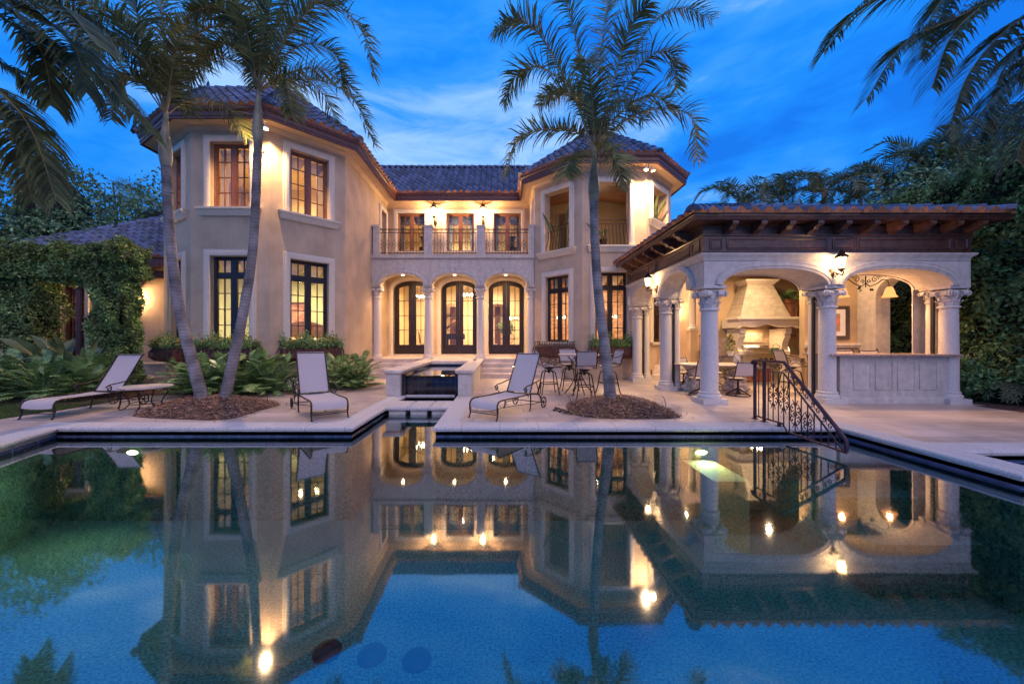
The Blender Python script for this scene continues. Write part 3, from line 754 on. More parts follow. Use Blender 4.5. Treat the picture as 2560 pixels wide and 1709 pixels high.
ground('deck', [(-8.76, -8), (14, -8), (14, 5.6), (10.0, 5.9), (10.0, 8.1), (10.3, 8.1), (10.3, 15.6), (1.3, 15.6), (-5.2, 15.6), (-5.2, 11.4), (-6.2, 10.2), (-8.76, 9.6)], [off(poolh, .30)], -.12, 0, M['deck'])
nose = [(.0, .003), (-.03, -.002), (-.045, -.02), (-.045, -.035), (-.03, -.045), (-.03, -.06), (-.015, -.075), (.0, -.08), (.0, -.13)]
mb = MB(); mb.mould(ident, pool[:7]+[(5.43, 5.215)], [(.34, -.13), (.34, .003)]+nose, side=-1)
mb.mould(ident, [(5.43, 5.215), (5.43, 4.0), (5.81, 4.0), (5.81, 4.88)], [(.1895, -.13), (.1895, .003)]+nose, side=-1)
mb.mould(ident, [(5.81, 4.88), (12, 4.88), (12, -4)], [(.335, -.13), (.335, .003)]+nose, side=-1)
mb.box(5.6205, 5.8095, 4.88, 5.214, -.13, .003)
fixn(mb.build('pool_coping', M['coping'], kind='structure'))
mb = MB()
for i in range(len(pool)):
    a, b = pool[i], pool[(i+1) % len(pool)]
    mb.quad((*a, -.07), (*b, -.07), (*b, -.32), (*a, -.32))
mb.build('waterline_tiles', M['tile'], kind='structure', smooth=None)
M['poolfloor'] = mat('pool_pebble', (.14, .29, .23), .8, 38, .32, stain=.12, detail=1)
mb = MB()
for i in range(len(pool)):
    a, b = pool[i], pool[(i+1) % len(pool)]
    mb.quad((*a, -.32), (*b, -.32), (*b, -1.5), (*a, -1.5))
mb.box(-9, 13, -5, 10, -1.6, -1.5)
mb.box(4.2, 5.43, 4.9, 5.5, -1.5, -.62); mb.box(4.2, 5.43, 5.5, 6.149, -1.5, -.36)
mb.box(4.2, 5.43, 4.3, 4.9, -1.5, -.90); mb.box(5.82, 11.99, 2.0, 4.87, -1.5, -.34)
mb.build('pool_basin', M['poolfloor'], kind='structure', smooth=None)
# submerged lit ledge
mb = MB(); mb.box(2.90, 3.38, 5.2, 6.14, -1.49, -.52); mb.build('pool_ledge', mat('ledge_plaster', (.75, .72, .36), .7, 30, .2), kind='structure', smooth=None)
# water
wm = bpy.data.materials.new('pool_water'); wm.use_nodes = True; t = wm.node_tree; t.nodes.clear()
o = N(t, 'ShaderNodeOutputMaterial'); g = N(t, 'ShaderNodeBsdfGlossy'); g.inputs['Roughness'].default_value = .035; g.inputs[0].default_value = (.86, .92, 1, 1)
tr = N(t, 'ShaderNodeBsdfTransparent'); tr.inputs[0].default_value = (.62, .95, .92, 1)
fr = N(t, 'ShaderNodeFresnel'); fr.inputs[0].default_value = 1.42
ad = N(t, 'ShaderNodeMath', operation='MULTIPLY_ADD'); ad.inputs[1].default_value = 1.0; ad.inputs[2].default_value = .20; ad.use_clamp = True; t.links.new(fr.outputs[0], ad.inputs[0])
ms = N(t, 'ShaderNodeMixShader'); t.links.new(ad.outputs[0], ms.inputs[0]); t.links.new(tr.outputs[0], ms.inputs[1]); t.links.new(g.outputs[0], ms.inputs[2]); t.links.new(ms.outputs[0], o.inputs[0])
tc = N(t, 'ShaderNodeTexCoord'); nz = N(t, 'ShaderNodeTexNoise'); nz.inputs['Scale'].default_value = 1.3; nz.inputs['Detail'].default_value = 2; t.links.new(tc.outputs['Object'], nz.inputs['Vector'])
bp = N(t, 'ShaderNodeBump'); bp.inputs['Strength'].default_value = .05; bp.inputs['Distance'].default_value = .02; t.links.new(nz.outputs['Fac'], bp.inputs['Height']); t.links.new(bp.outputs[0], g.inputs['Normal'])
M['water'] = wm
mb = MB()
for q_ in ([(-3.44, -4), (5.43, -4), (5.43, 6.15), (-7.1, 6.15)], [(-2.38, 6.15), (-1.03, 6.15), (-1.03, 9.7), (-2.38, 9.7)], [(5.43, -4), (12, -4), (12, 4), (5.43, 4)], [(5.81, 4), (12, 4), (12, 4.88), (5.81, 4.88)]):
    mb.quad(*[(x, y, -.16) for x, y in q_])
wo_ = mb.build('water', wm, kind='structure', smooth=None)
bm = bmesh.new(); bm.from_mesh(wo_.data)
for f in bm.faces:
    f.normal_update()
    if f.normal.z < 0: f.normal_flip()
bm.to_mesh(wo_.data); bm.free()
# main drains and pool lights
dr = None
for i, p in enumerate((at(818, 1620, 1), at(930, 1628, 1), at(1042, 1641, 1))):
    d = V((p.x, 1, p.z-1.4)); k = -2.86/d.z; c = V((d.x*k, d.y*k, -1.5))
    mb = MB(); mb.lathe([(.10, 0), (.125, 0), (.13, .02), (.11, .045), (.05, .055), (.05, .035), (.0, .035)], tuple(c), 28)
    tag(mb.build('drain_cover', M['black']), ['round black drain cover under water, left of three on the pool floor', 'round dark blue drain cover under water, middle of three on the pool floor', 'round dark blue drain cover under water, right of three on the pool floor'][i], 'drain cover', 'drain covers on the pool floor')
for x, lab in ((-5.85, 'round glowing pool light under water below the left coping'), (3.2, 'round glowing pool light under water beside the lit submerged ledge')):
    mb = MB(); F = Face((x-1, 6.15), (x+1, 6.15)); mb.add([], [])
    c = V((x, 6.145, -.40)); vs = [c+V((.10*cos(2*pi*k/24), 0, .045*sin(2*pi*k/24))) for k in range(24)]; vs += [v_+V((0, -.03, 0)) for v_ in vs]
    mb.add(vs, [tuple(range(24, 48))]+[(k, (k+1) % 24, 24+(k+1) % 24, 24+k) for k in range(24)])
    o_ = tag(mb.build('pool_light', emit('pool_light_glow', (1, .85, .45), 4), smooth=None), lab, 'pool light')
    mr = MB(); mr.tube([c+V((.11*cos(2*pi*k/24), -.03, .055*sin(2*pi*k/24))) for k in range(24)], .015, 6, closed=True); mr.build('rim', M['steel'], o_)
    l = light('SPOT', (x, 6.05, -.38), 14 if x < 0 else 11, .1, (1, .95, .5), spot=150 if x < 0 else 130, blend=1); l.rotation_euler = (radians(70 if x < 0 else 45), 0, pi) 

# ---- spillway fountain
FO = V((-1.75, 11.5, 0))
ft = thing('spillway_fountain', 'raised stone spillway fountain with dark tiled front spilling toward the pool', 'fountain', FO)
mb = MB()
for x0, x1 in ((-2.80, -2.46), (-1.03, -.70)): mb.box(x0, x1, 9.42, 14.6, -.1, .545)
mb.box(-2.46, -1.03, 13.4, 14.6, 0, .545)
fixn(mb.build('side_wall', M['stone'], ft, FO))
mb = MB()
capf = [(.0, .55), (.05, .56), (.075, .60), (.08, .635), (.06, .65)]
mb.mould(ident, [(-2.46, 13.4), (-2.46, 9.42), (-2.80, 9.42), (-2.80, 14.7)], [(0, .55), (.03, .555), (.055, .58), (.07, .62), (.07, .645), (.0, .655), (-.17, .655), (-.17, .55)], side=-1)
mb.mould(ident, [(-.70, 14.7), (-.70, 9.42), (-1.03, 9.42), (-1.03, 13.4)], [(0, .55), (.03, .555), (.055, .58), (.07, .62), (.07, .645), (.0, .655), (-.165, .655), (-.165, .55)], side=-1)
mb.box(-2.5, -1.0, 13.36, 14.66, .552, .653)
fixn(mb.build('wall_cap', M['step'], ft, FO))
M['tilef'] = add_joints(mat('dark_fountain_tile', (.020, .020, .026), .07, 5, .2), .16, .16, -1.2, .005, rot=(pi/2, 0, 0), off=0, var=.35)
M['tilet'] = add_joints(mat('dark_spill_tile', (.05, .035, .03), .10, 5, .2), .16, .16, -1.6, .006, off=0, var=.3)
mb = MB(); mb.box(-2.459, -1.031, 9.72, 9.9, -1.4, .42)
mb.box(-2.459, -2.36, 9.60, 9.72, -1.4, .53); mb.box(-1.13, -1.031, 9.60, 9.72, -1.4, .53)
mb.box(-2.459, -2.42, 9.9, 13.4, .1, .53); mb.box(-1.07, -1.031, 9.9, 13.4, .1, .53); mb.box(-2.42, -1.07, 13.34, 13.398, .1, .53)
mb.build('tiled_face', M['tilef'], ft, FO, smooth=None)
mb = MB(); mb.quad((-2.36, 9.70, .424), (-1.13, 9.70, .424), (-1.13, 10.25, .485), (-2.36, 10.25, .485)); mb.quad((-2.42, 10.25, .484), (-1.07, 10.25, .484), (-1.07, 10.3, .2), (-2.42, 10.3, .2)); mb.quad((-2.42, 10.3, .2), (-1.07, 10.3, .2), (-1.07, 13.4, .2), (-2.42, 13.4, .2))
mb.build('spill_lip', M['tilet'], ft, FO, smooth=None)
mb = MB(); mb.quad((-2.42, 9.72, .488), (-1.07, 9.72, .488), (-1.07, 13.34, .488), (-2.42, 13.34, .488)); mb.quad((-2.36, 9.695, .48), (-1.13, 9.695, .48), (-1.07, 9.72, .4885), (-2.42, 9.72, .4885)); mb.build('fountain_water', wm, ft, FO, smooth=None)

# stepping stones over the channel
for i in range(3):
    x0 = -2.36+i*.447
    mb = MB(); lv = [(.03, .0), (.01, -.012), (0, -.03), (0, -.05), (.02, -.08), (.05, -.09), (.05, -.4)]; vs = []
    for d, z in lv: vs += [(x0+d, 7.93+d, z), (x0+.44-d, 7.93+d, z), (x0+.44-d, 8.78-d, z), (x0+d, 8.78-d, z)]
    mb.add(vs, [(0, 1, 2, 3)]+[(4*j+k, 4*j+(k+1) % 4, 4*j+4+(k+1) % 4, 4*j+4+k) for j in range(len(lv)-1) for k in range(4)])
    tag(fixn(mb.build('stepping_stone', M['coping'])), ['square stone slab bridging the channel, leftmost of three', 'square stone slab bridging the channel, middle of three', 'square stone slab bridging the channel, rightmost of three'][i], 'stepping stone', 'slabs across the water channel')

# steps up to the loggia
st_ = thing('entry_steps', 'four wide pale stone steps rising to the arched doors', 'steps', (-1.8, 14.5, 0)); O_ = V((-1.8, 14.5, 0))
for i in range(4):
    y = 13.8+.3*i; z = .165*(i+1); y2 = 17 if i == 3 else y+.34
    for x0, x1 in (((-4.985, -2.81), (-.69, 2.32)) if i < 3 else ((-4.985, 1.345),)):
        mb = MB(); mb.box(x0, x1, y+.02, y2, z-.165, z-.04); mb.box(x0, x1, y-.01, y2, z-.04, z); mb.build('step', M['step'], st_, O_)
M['stepglow'] = emit('step_light_glow', (1, .72, .38), 5)
def steplight(x, y, z, lab, on=True, w=.17):
    mb = MB(); mb.box(x-w/2-.02, x+w/2+.02, y-.012, y+.005, z-.045, z+.045); o = tag(mb.build('step_light', M['handle']), lab, 'step light')
    m2 = MB(); m2.box(x-w/2, x+w/2, y-.018, y-.011, z-.022, z+.02); m2.build('lens', M['stepglow'] if on else M['black'], o)
    if on: l = light('SPOT', (x, y-.03, z), 4, .03, spot=140); l.rotation_euler = (radians(40), 0, pi)
steplight(-3.55, 14.10, .41, 'small unlit bronze step light left of the fountain', False)
steplight(.55, 14.10, .41, 'small lit step light in the steps right of the fountain')

# low landing of the left wing with step light
sl = thing('side_steps', 'two low pale stone steps by the left wing wall', 'steps', (-11, 12.3, 0)); O_ = V((-11, 12.3, 0))
mb = MB(); mb.box(-12.6, -9.6, 11.9, 12.74, .30, .60); mb.box(-12.62, -9.58, 11.86, 12.74, .60, .65); mb.build('step', M['step'], sl, O_)
mb = MB(); mb.box(-12.6, -9.3, 11.3, 12.6, 0, .26); mb.box(-12.62, -9.28, 11.26, 11.9, .26, .30); mb.build('step', M['step'], sl, O_)
steplight(-10.75, 11.30, .13, 'small lit step light low beside the left lounger table')

# ---- lawn
random.seed(11)
mb = MB()
def lawn(x0, x1, y0, y1, n):
    for _ in range(n):
        x, y = random.uniform(x0, x1), random.uniform(y0, y1); a = random.uniform(0, 2*pi); h = random.uniform(.035, .075); w = .006
        dx, dy = cos(a)*w, sin(a)*w; l = random.uniform(-.02, .02)
        mb.add([(x-dx, y-dy, -.03), (x+dx, y+dy, -.03), (x+l, y+l, -.03+h)], [(0, 1, 2)])
lawn(-12.2, -8.77, 4.8, 8.9, 26000); mb.build('lawn', M['grass'], kind='stuff', smooth=None)['label'] = 'short green lawn left of the pool deck'

# ---- mulch islands
def mulch(name, outline, peak, hgt, lab):
    P = [V((x, y)) for x, y in outline]; c = V(peak); n = len(P); R = 7; mb = MB(); vs = []
    for r in range(R+1):
        f = r/R
        for p in P:
            q = c+(p-c)*f; h = hgt*(1-f)**.9*(1 if f < 1 else 0)+.004+random.uniform(-.01, .015)*(f < 1); vs.append((q.x, q.y, max(.004, h)))
    fs = [(r*n+k, r*n+(k+1) % n, (r+1)*n+(k+1) % n, (r+1)*n+k) for r in range(R) for k in range(n)]
    mb.add(vs, fs); o = tag(fixn(mb.build(name, M['mulch'])), lab, 'mulch bed')
    cb = MB()
    for _ in range(5200):
        k = random.random()*n; i = int(k); p = P[i]*(1-k+i)+P[(i+1) % n]*(k-i); f = sqrt(random.random())*(1.03 if _ % 14 else 1.22)
        q = c+(p-c)*f; z = hgt*max(0, 1-f)**.9+.012; L = random.uniform(.02, .085); a = random.uniform(0, pi); e = random.uniform(-.5, .5); w = random.uniform(.003, .008)
        d = V((cos(a)*cos(e), sin(a)*cos(e), sin(e)))*L*.5; s = V((-sin(a), cos(a), random.uniform(-.5, .5)))*w; C = V((q.x, q.y, z+random.uniform(0, .025)))
        cb.add([C-d-s, C+d-s, C+d+s, C-d+s], [(0, 1, 2, 3)])
    cb.build('wood_chips', M['chip'], o, smooth=None, kind='stuff'); return o
def px2(p): return [(((x-1250)/960)*1344/(y-848), 1344/(y-848)) for x, y in p]
def smoothloop(pts, k=3):
    out = []; n = len(pts)
    for i in range(n):
        a, b, c, d = [V(pts[(i+j-1) % n]) for j in range(4)]
        for q in range(k):
            t = q/k; out.append(tuple(.5*((2*b)+(c-a)*t+(2*a-5*b+4*c-d)*t*t+(3*b-a-3*c+d)*t**3)))
    return out
mulch('mulch_bed', smoothloop(px2([(332, 1040), (440, 1047), (566, 1048), (650, 1026), (700, 1010), (650, 997), (585, 988), (500, 988), (420, 1005), (375, 1022)])), (-5.95, 7.9), .20, 'brown wood mulch mound around the two leaning palms')
mulch('mulch_bed', smoothloop(px2([(1417, 1016), (1440, 1037), (1500, 1045), (1600, 1047), (1700, 1043), (1660, 1018), (1615, 1000), (1560, 990), (1490, 993), (1440, 1003)])), (2.4, 7.95), .20, 'brown wood mulch mound around the single palm beside the bar table')

# ================================================================== PLANTS
def leafquad(mb, c, d, n, L, W_, fold=.25):
    """folded leaf from c along d with normal n"""
    s = d.cross(n)
    if s.length < 1e-5: s = V((1, 0, 0))
    s.normalize(); n = s.cross(d).normalized(); up = n*(fold*W_)
    k = len(mb.v)
    mb.v += [tuple(c), tuple(c+d*L*.45+s*W_*.5+up), tuple(c+d*L), tuple(c+d*L*.45-s*W_*.5+up)]
    mb.f += [(k, k+1, k+2), (k, k+2, k+3)]; mb.mi += [mb.m, mb.m]
def rdir():
    while True:
        v = V((random.uniform(-1, 1), random.uniform(-1, 1), random.uniform(-1, 1)))
        if .1 < v.length < 1: return v.normalized()
def boxcloud(mb, x0, x1, y0, y1, z0, z1, n, L=.09, W_=.055, faces='xXyYZ', depth=.14, droop=.5, bumps=.12):
    fa = []
    dx, dy, dz = x1-x0, y1-y0, z1-z0
    for f in faces: fa.append((f, {'x': dy*dz, 'X': dy*dz, 'y': dx*dz, 'Y': dx*dz, 'Z': dx*dy, 'z': dx*dy}[f]))
    tot = sum(a for _, a in fa)
    for f, a in fa:
        for _ in range(int(n*a/tot)):
            x, y, z = random.uniform(x0, x1), random.uniform(y0, y1), random.uniform(z0, z1)
            nr = {'x': V((-1, 0, 0)), 'X': V((1, 0, 0)), 'y': V((0, -1, 0)), 'Y': V((0, 1, 0)), 'Z': V((0, 0, 1)), 'z': V((0, 0, -1))}[f]
            if f == 'x': x = x0
            if f == 'X': x = x1
            if f == 'y': y = y0
            if f == 'Y': y = y1
            if f == 'Z': z = z1
            if f == 'z': z = z0
            b = bumps*(sin(x*3.1+y*2.2+1.3)*sin(z*3.7+y*1.9+x)+.5*sin(x*7.3+z*6.1+y*5))
            p = V((x, y, z))+nr*(b-abs(random.gauss(0, depth*.6))+depth*.3)
            d = (rdir()+nr*.5+V((0, 0, -droop))).normalized(); nn = (nr+rdir()*.9).normalized()
            s = random.uniform(.65, 1.25); leafquad(mb, p, d, nn, L*s, W_*s)
def sprigs(mb, pts_, n, L=.08):
    for _ in range(n):
        p = V(random.choice(pts_)); h = random.uniform(.15, .45); d = V((random.uniform(-.4, .4), random.uniform(-.4, .4), 1)).normalized(); q = p
        for k in range(7):
            q = q+d*h/7; d = (d+V((random.uniform(-.2, .2), random.uniform(-.2, .2), -.12))).normalized()
            leafquad(mb, q, (rdir()+d*.5).normalized(), rdir(), L, L*.55)
random.seed(21)
# vine arch at left: two posts and a beam wrapped in vine
va = thing('vine_arch', 'thick leafy vine arch at far left with an opening onto a lit window', 'vine arch', (-11.6, 11, 0)); O_ = V((-11.6, 11, 0))
core = MB(); 
for b in ((-15.4, -12.95, 10.6, 11.3, 0, 3.7), (-10.75, -10.2, 10.35, 10.65, 0, 3.6), (-12.7, -10.9, 10.5, 10.8, 3.25, 3.7)): core.box(*b)
core.build('stems', M['core'], va, O_)
mb = MB()
boxcloud(mb, -10.92, -10.05, 10.2, 10.75, 0, 3.3, 15000, faces='xXyY')
boxcloud(mb, -15.6, -12.85, 10.45, 11.4, 0, 3.3, 12000, faces='Xy')
boxcloud(mb, -12.85, -10.9, 10.45, 11.4, 3.05, 3.85, 3800, faces='yz')
boxcloud(mb, -15.6, -9.9, 10.25, 10.9, 3.1, 3.85, 9500, faces='yXx')
mb.build('foliage', M['leaf'], va, O_, smooth=None)
mb = MB(); boxcloud(mb, -15.6, -9.9, 10.2, 11.0, 3.5, 3.92, 10500, faces='Zy', depth=.2)
sprigs(mb, [(random.uniform(-13.5, -10), random.uniform(10.2, 10.8), 3.9) for _ in range(60)], 26)
mb.build('new_growth', M['leaf_bright'], va, O_, smooth=None)
# tall vine covered hedge at right
hd = thing('tall_hedge', 'tall dark vine covered hedge wall at the right edge beyond the pavilion', 'hedge', (11.6, 11, 0)); O_ = V((11.6, 11, 0))
core = MB(); core.box(11.65, 12.4, 5.2, 18, 0, 5.4); core.box(11.7, 22, 17.4, 18, 0, 5); core.build('stems', M['core'], hd, O_)
mb = MB(); boxcloud(mb, 11.35, 12.6, 5.0, 18, 0.2, 5.5, 52000, L=.11, W_=.07, faces='xZ', depth=.22, bumps=.22); boxcloud(mb, 11.3, 13.5, 4.9, 5.3, .2, 5.5, 3500, faces='y')
sprigs(mb, [(11.6, random.uniform(6, 14), 5.5) for _ in range(60)], 60)
mb.build('foliage', M['leaf'], hd, O_, smooth=None)
# trees behind
def blob(mb, c, r, n, L, W_, flat=1.0):
    c = V(c)
    for _ in range(n):
        d = rdir(); rr = random.uniform(.62, 1.0)**.6*(1+.22*sin(d.x*5+c.x*3)*sin(d.z*6+c.y)+.15*sin(d.y*11+d.z*9))
        p = c+V((d.x*r[0], d.y*r[1], d.z*r[2]))*rr; s = random.uniform(.6, 1.3)
        leafquad(mb, p, (rdir()+V((0, 0, -.5))).normalized(), (d+rdir()*.8).normalized(), L*s, W_*s)
def tree(name, lab, cat, base, blobs, L=.16, W_=.09, dens=520, m='leaf_dark', th=.28, group=None):
    t = thing(name, lab, cat, base, group=group); O = V(base)
    mb = MB()
    top = V(blobs[0][0]); mb.tube([base, V(base).lerp(top, .4)+V((.15, 0, 0)), V(base).lerp(top, .75), top], [th, th*.7, th*.45, .05], 8)
    for c, r in blobs[1:]: mb.tube([V(base).lerp(top, .45), V(base).lerp(V(c), .7)+V((0, 0, .4)), c], [th*.5, th*.28, .04], 6)
    mb.build('trunk', M['bark'], t, O)
    mb = MB()
    for c, r in blobs: blob(mb, c, r, int(dens*(r[0]*r[1]+r[0]*r[2]+r[1]*r[2])/3*2.2), L, W_)
    mb.build('crown', M[m], t, O, smooth=None)
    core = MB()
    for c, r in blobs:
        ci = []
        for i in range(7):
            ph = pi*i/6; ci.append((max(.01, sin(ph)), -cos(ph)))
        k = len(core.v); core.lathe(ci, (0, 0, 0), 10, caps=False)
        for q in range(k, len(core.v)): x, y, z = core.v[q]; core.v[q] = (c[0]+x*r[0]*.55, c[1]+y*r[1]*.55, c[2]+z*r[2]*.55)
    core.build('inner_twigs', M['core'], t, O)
    return t
tree('broadleaf_tree', 'dense dark green tree behind the low wing roof, right of the leftmost tree', 'tree', (-17.5, 20.5, 0), [((-18, 20.5, 6.9), (2.8, 2.2, 2.6)), ((-15.6, 21, 5.6), (2.3, 2, 2.0)), ((-19.5, 20, 5.2), (2.6, 2, 2.4))], L=.2, W_=.12, dens=420)
tree('broadleaf_tree', 'tall dense tree at the far left edge rising above the vine arch', 'tree', (-17.5, 15.5, 0), [((-18.0, 15.5, 6.6), (2.2, 1.8, 2.2)), ((-16.6, 15, 4.8), (2.0, 1.6, 1.6)), ((-19, 15, 4.6), (2, 2, 2))], L=.17, W_=.10, dens=480)
def feathery(name, lab, base, plumes):
    t = thing(name, lab, 'tree', base); O = V(base); tr_ = MB(); mb = MB()
    for pts in plumes:
        P = [V(base)+V((0, 0, 1))]+[V(p) for p in pts]; tr_.tube(P, [.12]+[.05]*(len(P)-2)+[.015], 5)
        for i in range(1, len(P)-1):
            a, b = P[i], P[i+1]
            for _ in range(520):
                q = a.lerp(b, random.random())+rdir()*random.uniform(.1, .55)*V((1, 1, .6)).length*.6; d = ((b-a).normalized()*.8+V((random.uniform(-.5, .5), random.uniform(-.5, .5), -.5))).normalized()
                leafquad(mb, q, d, rdir(), random.uniform(.18, .4), .022)
    tr_.build('trunk', M['bark'], t, O); mb.build('crown', M['leaf_dark'], t, O, smooth=None)
feathery('feathery_tree', 'wispy feathery tree plume leaning over the low wing roof, nearer the palm trunk', (-18.5, 24, 0), [[(-20.6, 24, 10.6), (-19.6, 24, 9.8), (-18.3, 24, 8.6), (-17.6, 24, 7.4)], [(-20.2, 24, 9.6), (-19.2, 24, 8.8), (-18.2, 24, 7.8)]])
feathery('feathery_tree', 'wispy feathery tree plume rising left of the other feathery tree', (-23, 24, 0), [[(-24.2, 24, 11.2), (-23.0, 24, 10.9), (-21.6, 24, 10.0), (-20.8, 24, 8.6)], [(-23.8, 24, 10.6), (-22.8, 24, 9.8), (-21.8, 24, 8.6)]])
tree('round_tree', 'dark rounded tree crown just above the low wing roof beside the left palm trunk', 'tree', (-15.5, 22, 0), [((-16.0, 22, 6.9), (1.9, 1.6, 1.3)), ((-17.6, 22, 7.1), (1.6, 1.5, 1.5))], L=.16, W_=.09, dens=520)

# ---- palms
def catmull(P, n):
    P = [V(p) for p in P]; P = [P[0]*2-P[1]]+P+[P[-1]*2-P[-2]]; out = []; segs = len(P)-3
    for i in range(n+1):
        t = i/n*segs; k = min(segs-1, int(t)); t -= k; a, b, c, d = P[k:k+4]
        out.append(.5*((2*b)+(c-a)*t+(2*a-5*b+4*c-d)*t*t+(3*b-a-3*c+d)*t**3))
    return out
def frond(pts, L=.55, n=46, w=.030, droop=.55, rr=.016, bare=.16, vee=.35, m=None, parent=None, O=None, name='frond', mb=None, fox=0):
    own = mb is None
    if own: mb = MB()
    C = catmull(pts, 26); mb.m = 1; mb.tube(C, [rr*(1-.85*i/26) for i in range(27)], 5, caps=False); mb.m = 0
    for i in range(n):
        f = bare+(1-bare)*i/(n-1)*.995; t = f*26; k = min(25, int(t)); p = C[k].lerp(C[k+1], t-k); tan = (C[k+1]-C[k]).normalized()
        side = tan.cross(V((0, 0, 1)))
        if side.length < .1: side = V((1, 0, 0))
        side.normalize(); up = side.cross(tan).normalized()
        g = (f-bare)/(1-bare); ll = L*(.45+.55*sin(pi*min(1, g*1.25+.12)) if g < .7 else .45+.55*sin(pi*min(1, .995))+(.55*(1-g)/.3)*.9)
        ll = L*max(.25, (sin(pi*(.12+.80*g)))**.6)
        for e in (-1, 1):
            vv = vee if not fox else random.choice((-.35, .1, .35, .75))
            d = (side*e*.85+tan*(.45+.5*g)+up*vv+V((random.uniform(-.12, .12), random.uniform(-.12, .12), random.uniform(-.15, .12)))).normalized()
            wob = random.uniform(-.12, .12)*fox; a = p; ww = w*random.uniform(.7, 1.15); l3 = ll*random.uniform(.85, 1.1)/3; vs = []
            wd = (tan*.8+up*.2*e).normalized()
            for q in range(4):
                h = ww*(1, .95, .65, .05)[q]*.5; vs += [a-wd*h, a+wd*h]
                a = a+d*l3; d = (d+V((.16*fox+wob, wob*.5, -droop*(.35+.3*q)))).normalized(); wd = (wd-d*wd.dot(d)).normalized()
            k0 = len(mb.v); mb.v += [tuple(x) for x in vs]; mb.f += [(k0+2*q, k0+2*q+1, k0+2*q+3, k0+2*q+2) for q in range(3)]; mb.mi += [0]*3
    if own: return mb.build(name, [m or M['frond'], M['rachis']], parent, O, smooth=180)
def rfrond(p0, az, el, L, bend):
    d = V((cos(az)*cos(el), sin(az)*cos(el), sin(el))); P = [V(p0)]; p = V(p0)
    for i in range(4):
        p = p+d*L/4; P.append(p.copy()); h = V((d.x, d.y, 0)).normalized() if d.xy.length > .01 else V((1, 0, 0))
        e = math.asin(max(-1, min(1, d.z)))-bend*(.25+.35*i)/1.2; d = V((h.x*cos(e), h.y*cos(e), sin(e)))
    return P
def palm(lab, tp, radii, cs, fronds, Lf=.55, extra=8, seed=1, base=None):
    """tp trunk path points; cs crownshaft path"""
    random.seed(seed); base = V(tp[0]); t = thing('palm_tree', lab, 'palm tree', base)
    C = catmull(tp, 90); mb = MB(); n = len(C); rs = []
    for i in range(n):
        f = i/(n-1); k = f*(len(radii)-1); j = min(len(radii)-2, int(k)); r = radii[j]*(1-k+j)+radii[j+1]*(k-j)
        rs.append(r*(1+(.035 if i % 2 else -.01)*(f > .12)+(.05*random.random() if f > .8 else 0)))
    mb.tube(C, rs, 16); mb.build('trunk', M['trunk'], t, base)
    mb = MB(); Cc = catmull(cs, 14); R = radii[-1]; mb.tube(Cc, [R*(1.05, 1.22, 1.34, 1.38, 1.36, 1.30, 1.2, 1.08, .92, .78, .66, .56, .48, .42, .36)[i] for i in range(15)], 16)
    for k in range(7):   # loose fibre skirt at the base of the crownshaft
        a = random.uniform(0, 2*pi); d = V((cos(a), sin(a), 0)); p = Cc[0]+d*R*1.05+V((0, 0, -random.uniform(.02, .7))); mb.tube([p, p+d*.03+V((0, 0, .05)), p+d*.07+V((0, 0, random.uniform(.0, .08)))], [.02, .015, .004], 4)
    mb.build('crownshaft', M['crownshaft'], t, base)
    for F_ in fronds:
        frond([Cc[-3]]+[V(p) for p in F_], Lf, 100, .028, fox=1, parent=t, O=base)
    for k in range(extra):
        az = 2*pi*(k+random.random()*.6)/extra; frond(rfrond(Cc[-3], az, random.uniform(.75, 1.45), random.uniform(2.0, 2.6), random.uniform(.7, 1.3)), Lf, 90, .027, fox=1, parent=t, O=base)
    return t
Y3 = 8.1
palm('single palm with leaning trunk in the right mulch mound beside the bar table',
     [at(1528, 1004, 8.0), at(1516, 900, 8.05), at(1499, 763, 8.1), at(1489, 640, 8.1), at(1484, 505, 8.1)], [.128, .112, .102, .094, .088, .086],
     [at(1484, 505, 8.1), at(1484, 440, 8.1), at(1487, 350, 8.1)],
     [[at(1440, 330, 8.0), at(1380, 322, 7.8), at(1300, 345, 7.7), at(1262, 440, 7.6)],
      [at(1420, 210, 7.9), at(1350, 90, 7.7), at(1290, 50, 7.6), at(1240, 80, 7.5)],
      [at(1430, 230, 8.4), at(1350, 170, 8.6), at(1290, 190, 8.8), at(1262, 260, 8.9)],
      [at(1450, 150, 8.1), at(1420, 20, 8), at(1385, -80, 7.9), at(1340, -120, 7.8)],
      [at(1500, 150, 8.4), at(1520, 0, 8.6), at(1540, -120, 8.8)],
      [at(1560, 230, 7.9), at(1620, 145, 7.7), at(1680, 135, 7.6), at(1690, 225, 7.5)],
      [at(1550, 310, 8.1), at(1630, 275, 8), at(1725, 290, 7.9), at(1745, 400, 7.8)],
      [at(1560, 180, 8.3), at(1640, 50, 8.5), at(1710, 20, 8.6), at(1780, 50, 8.7)],
      [at(1540, 180, 7.6), at(1580, 60, 7.2), at(1620, 10, 7.0)],
      [at(1450, 390, 7.6), at(1425, 400, 7.3), at(1415, 440, 7.2)], [at(1510, 370, 7.7), at(1540, 400, 7.4), at(1555, 460, 7.3)]], extra=6, seed=3)
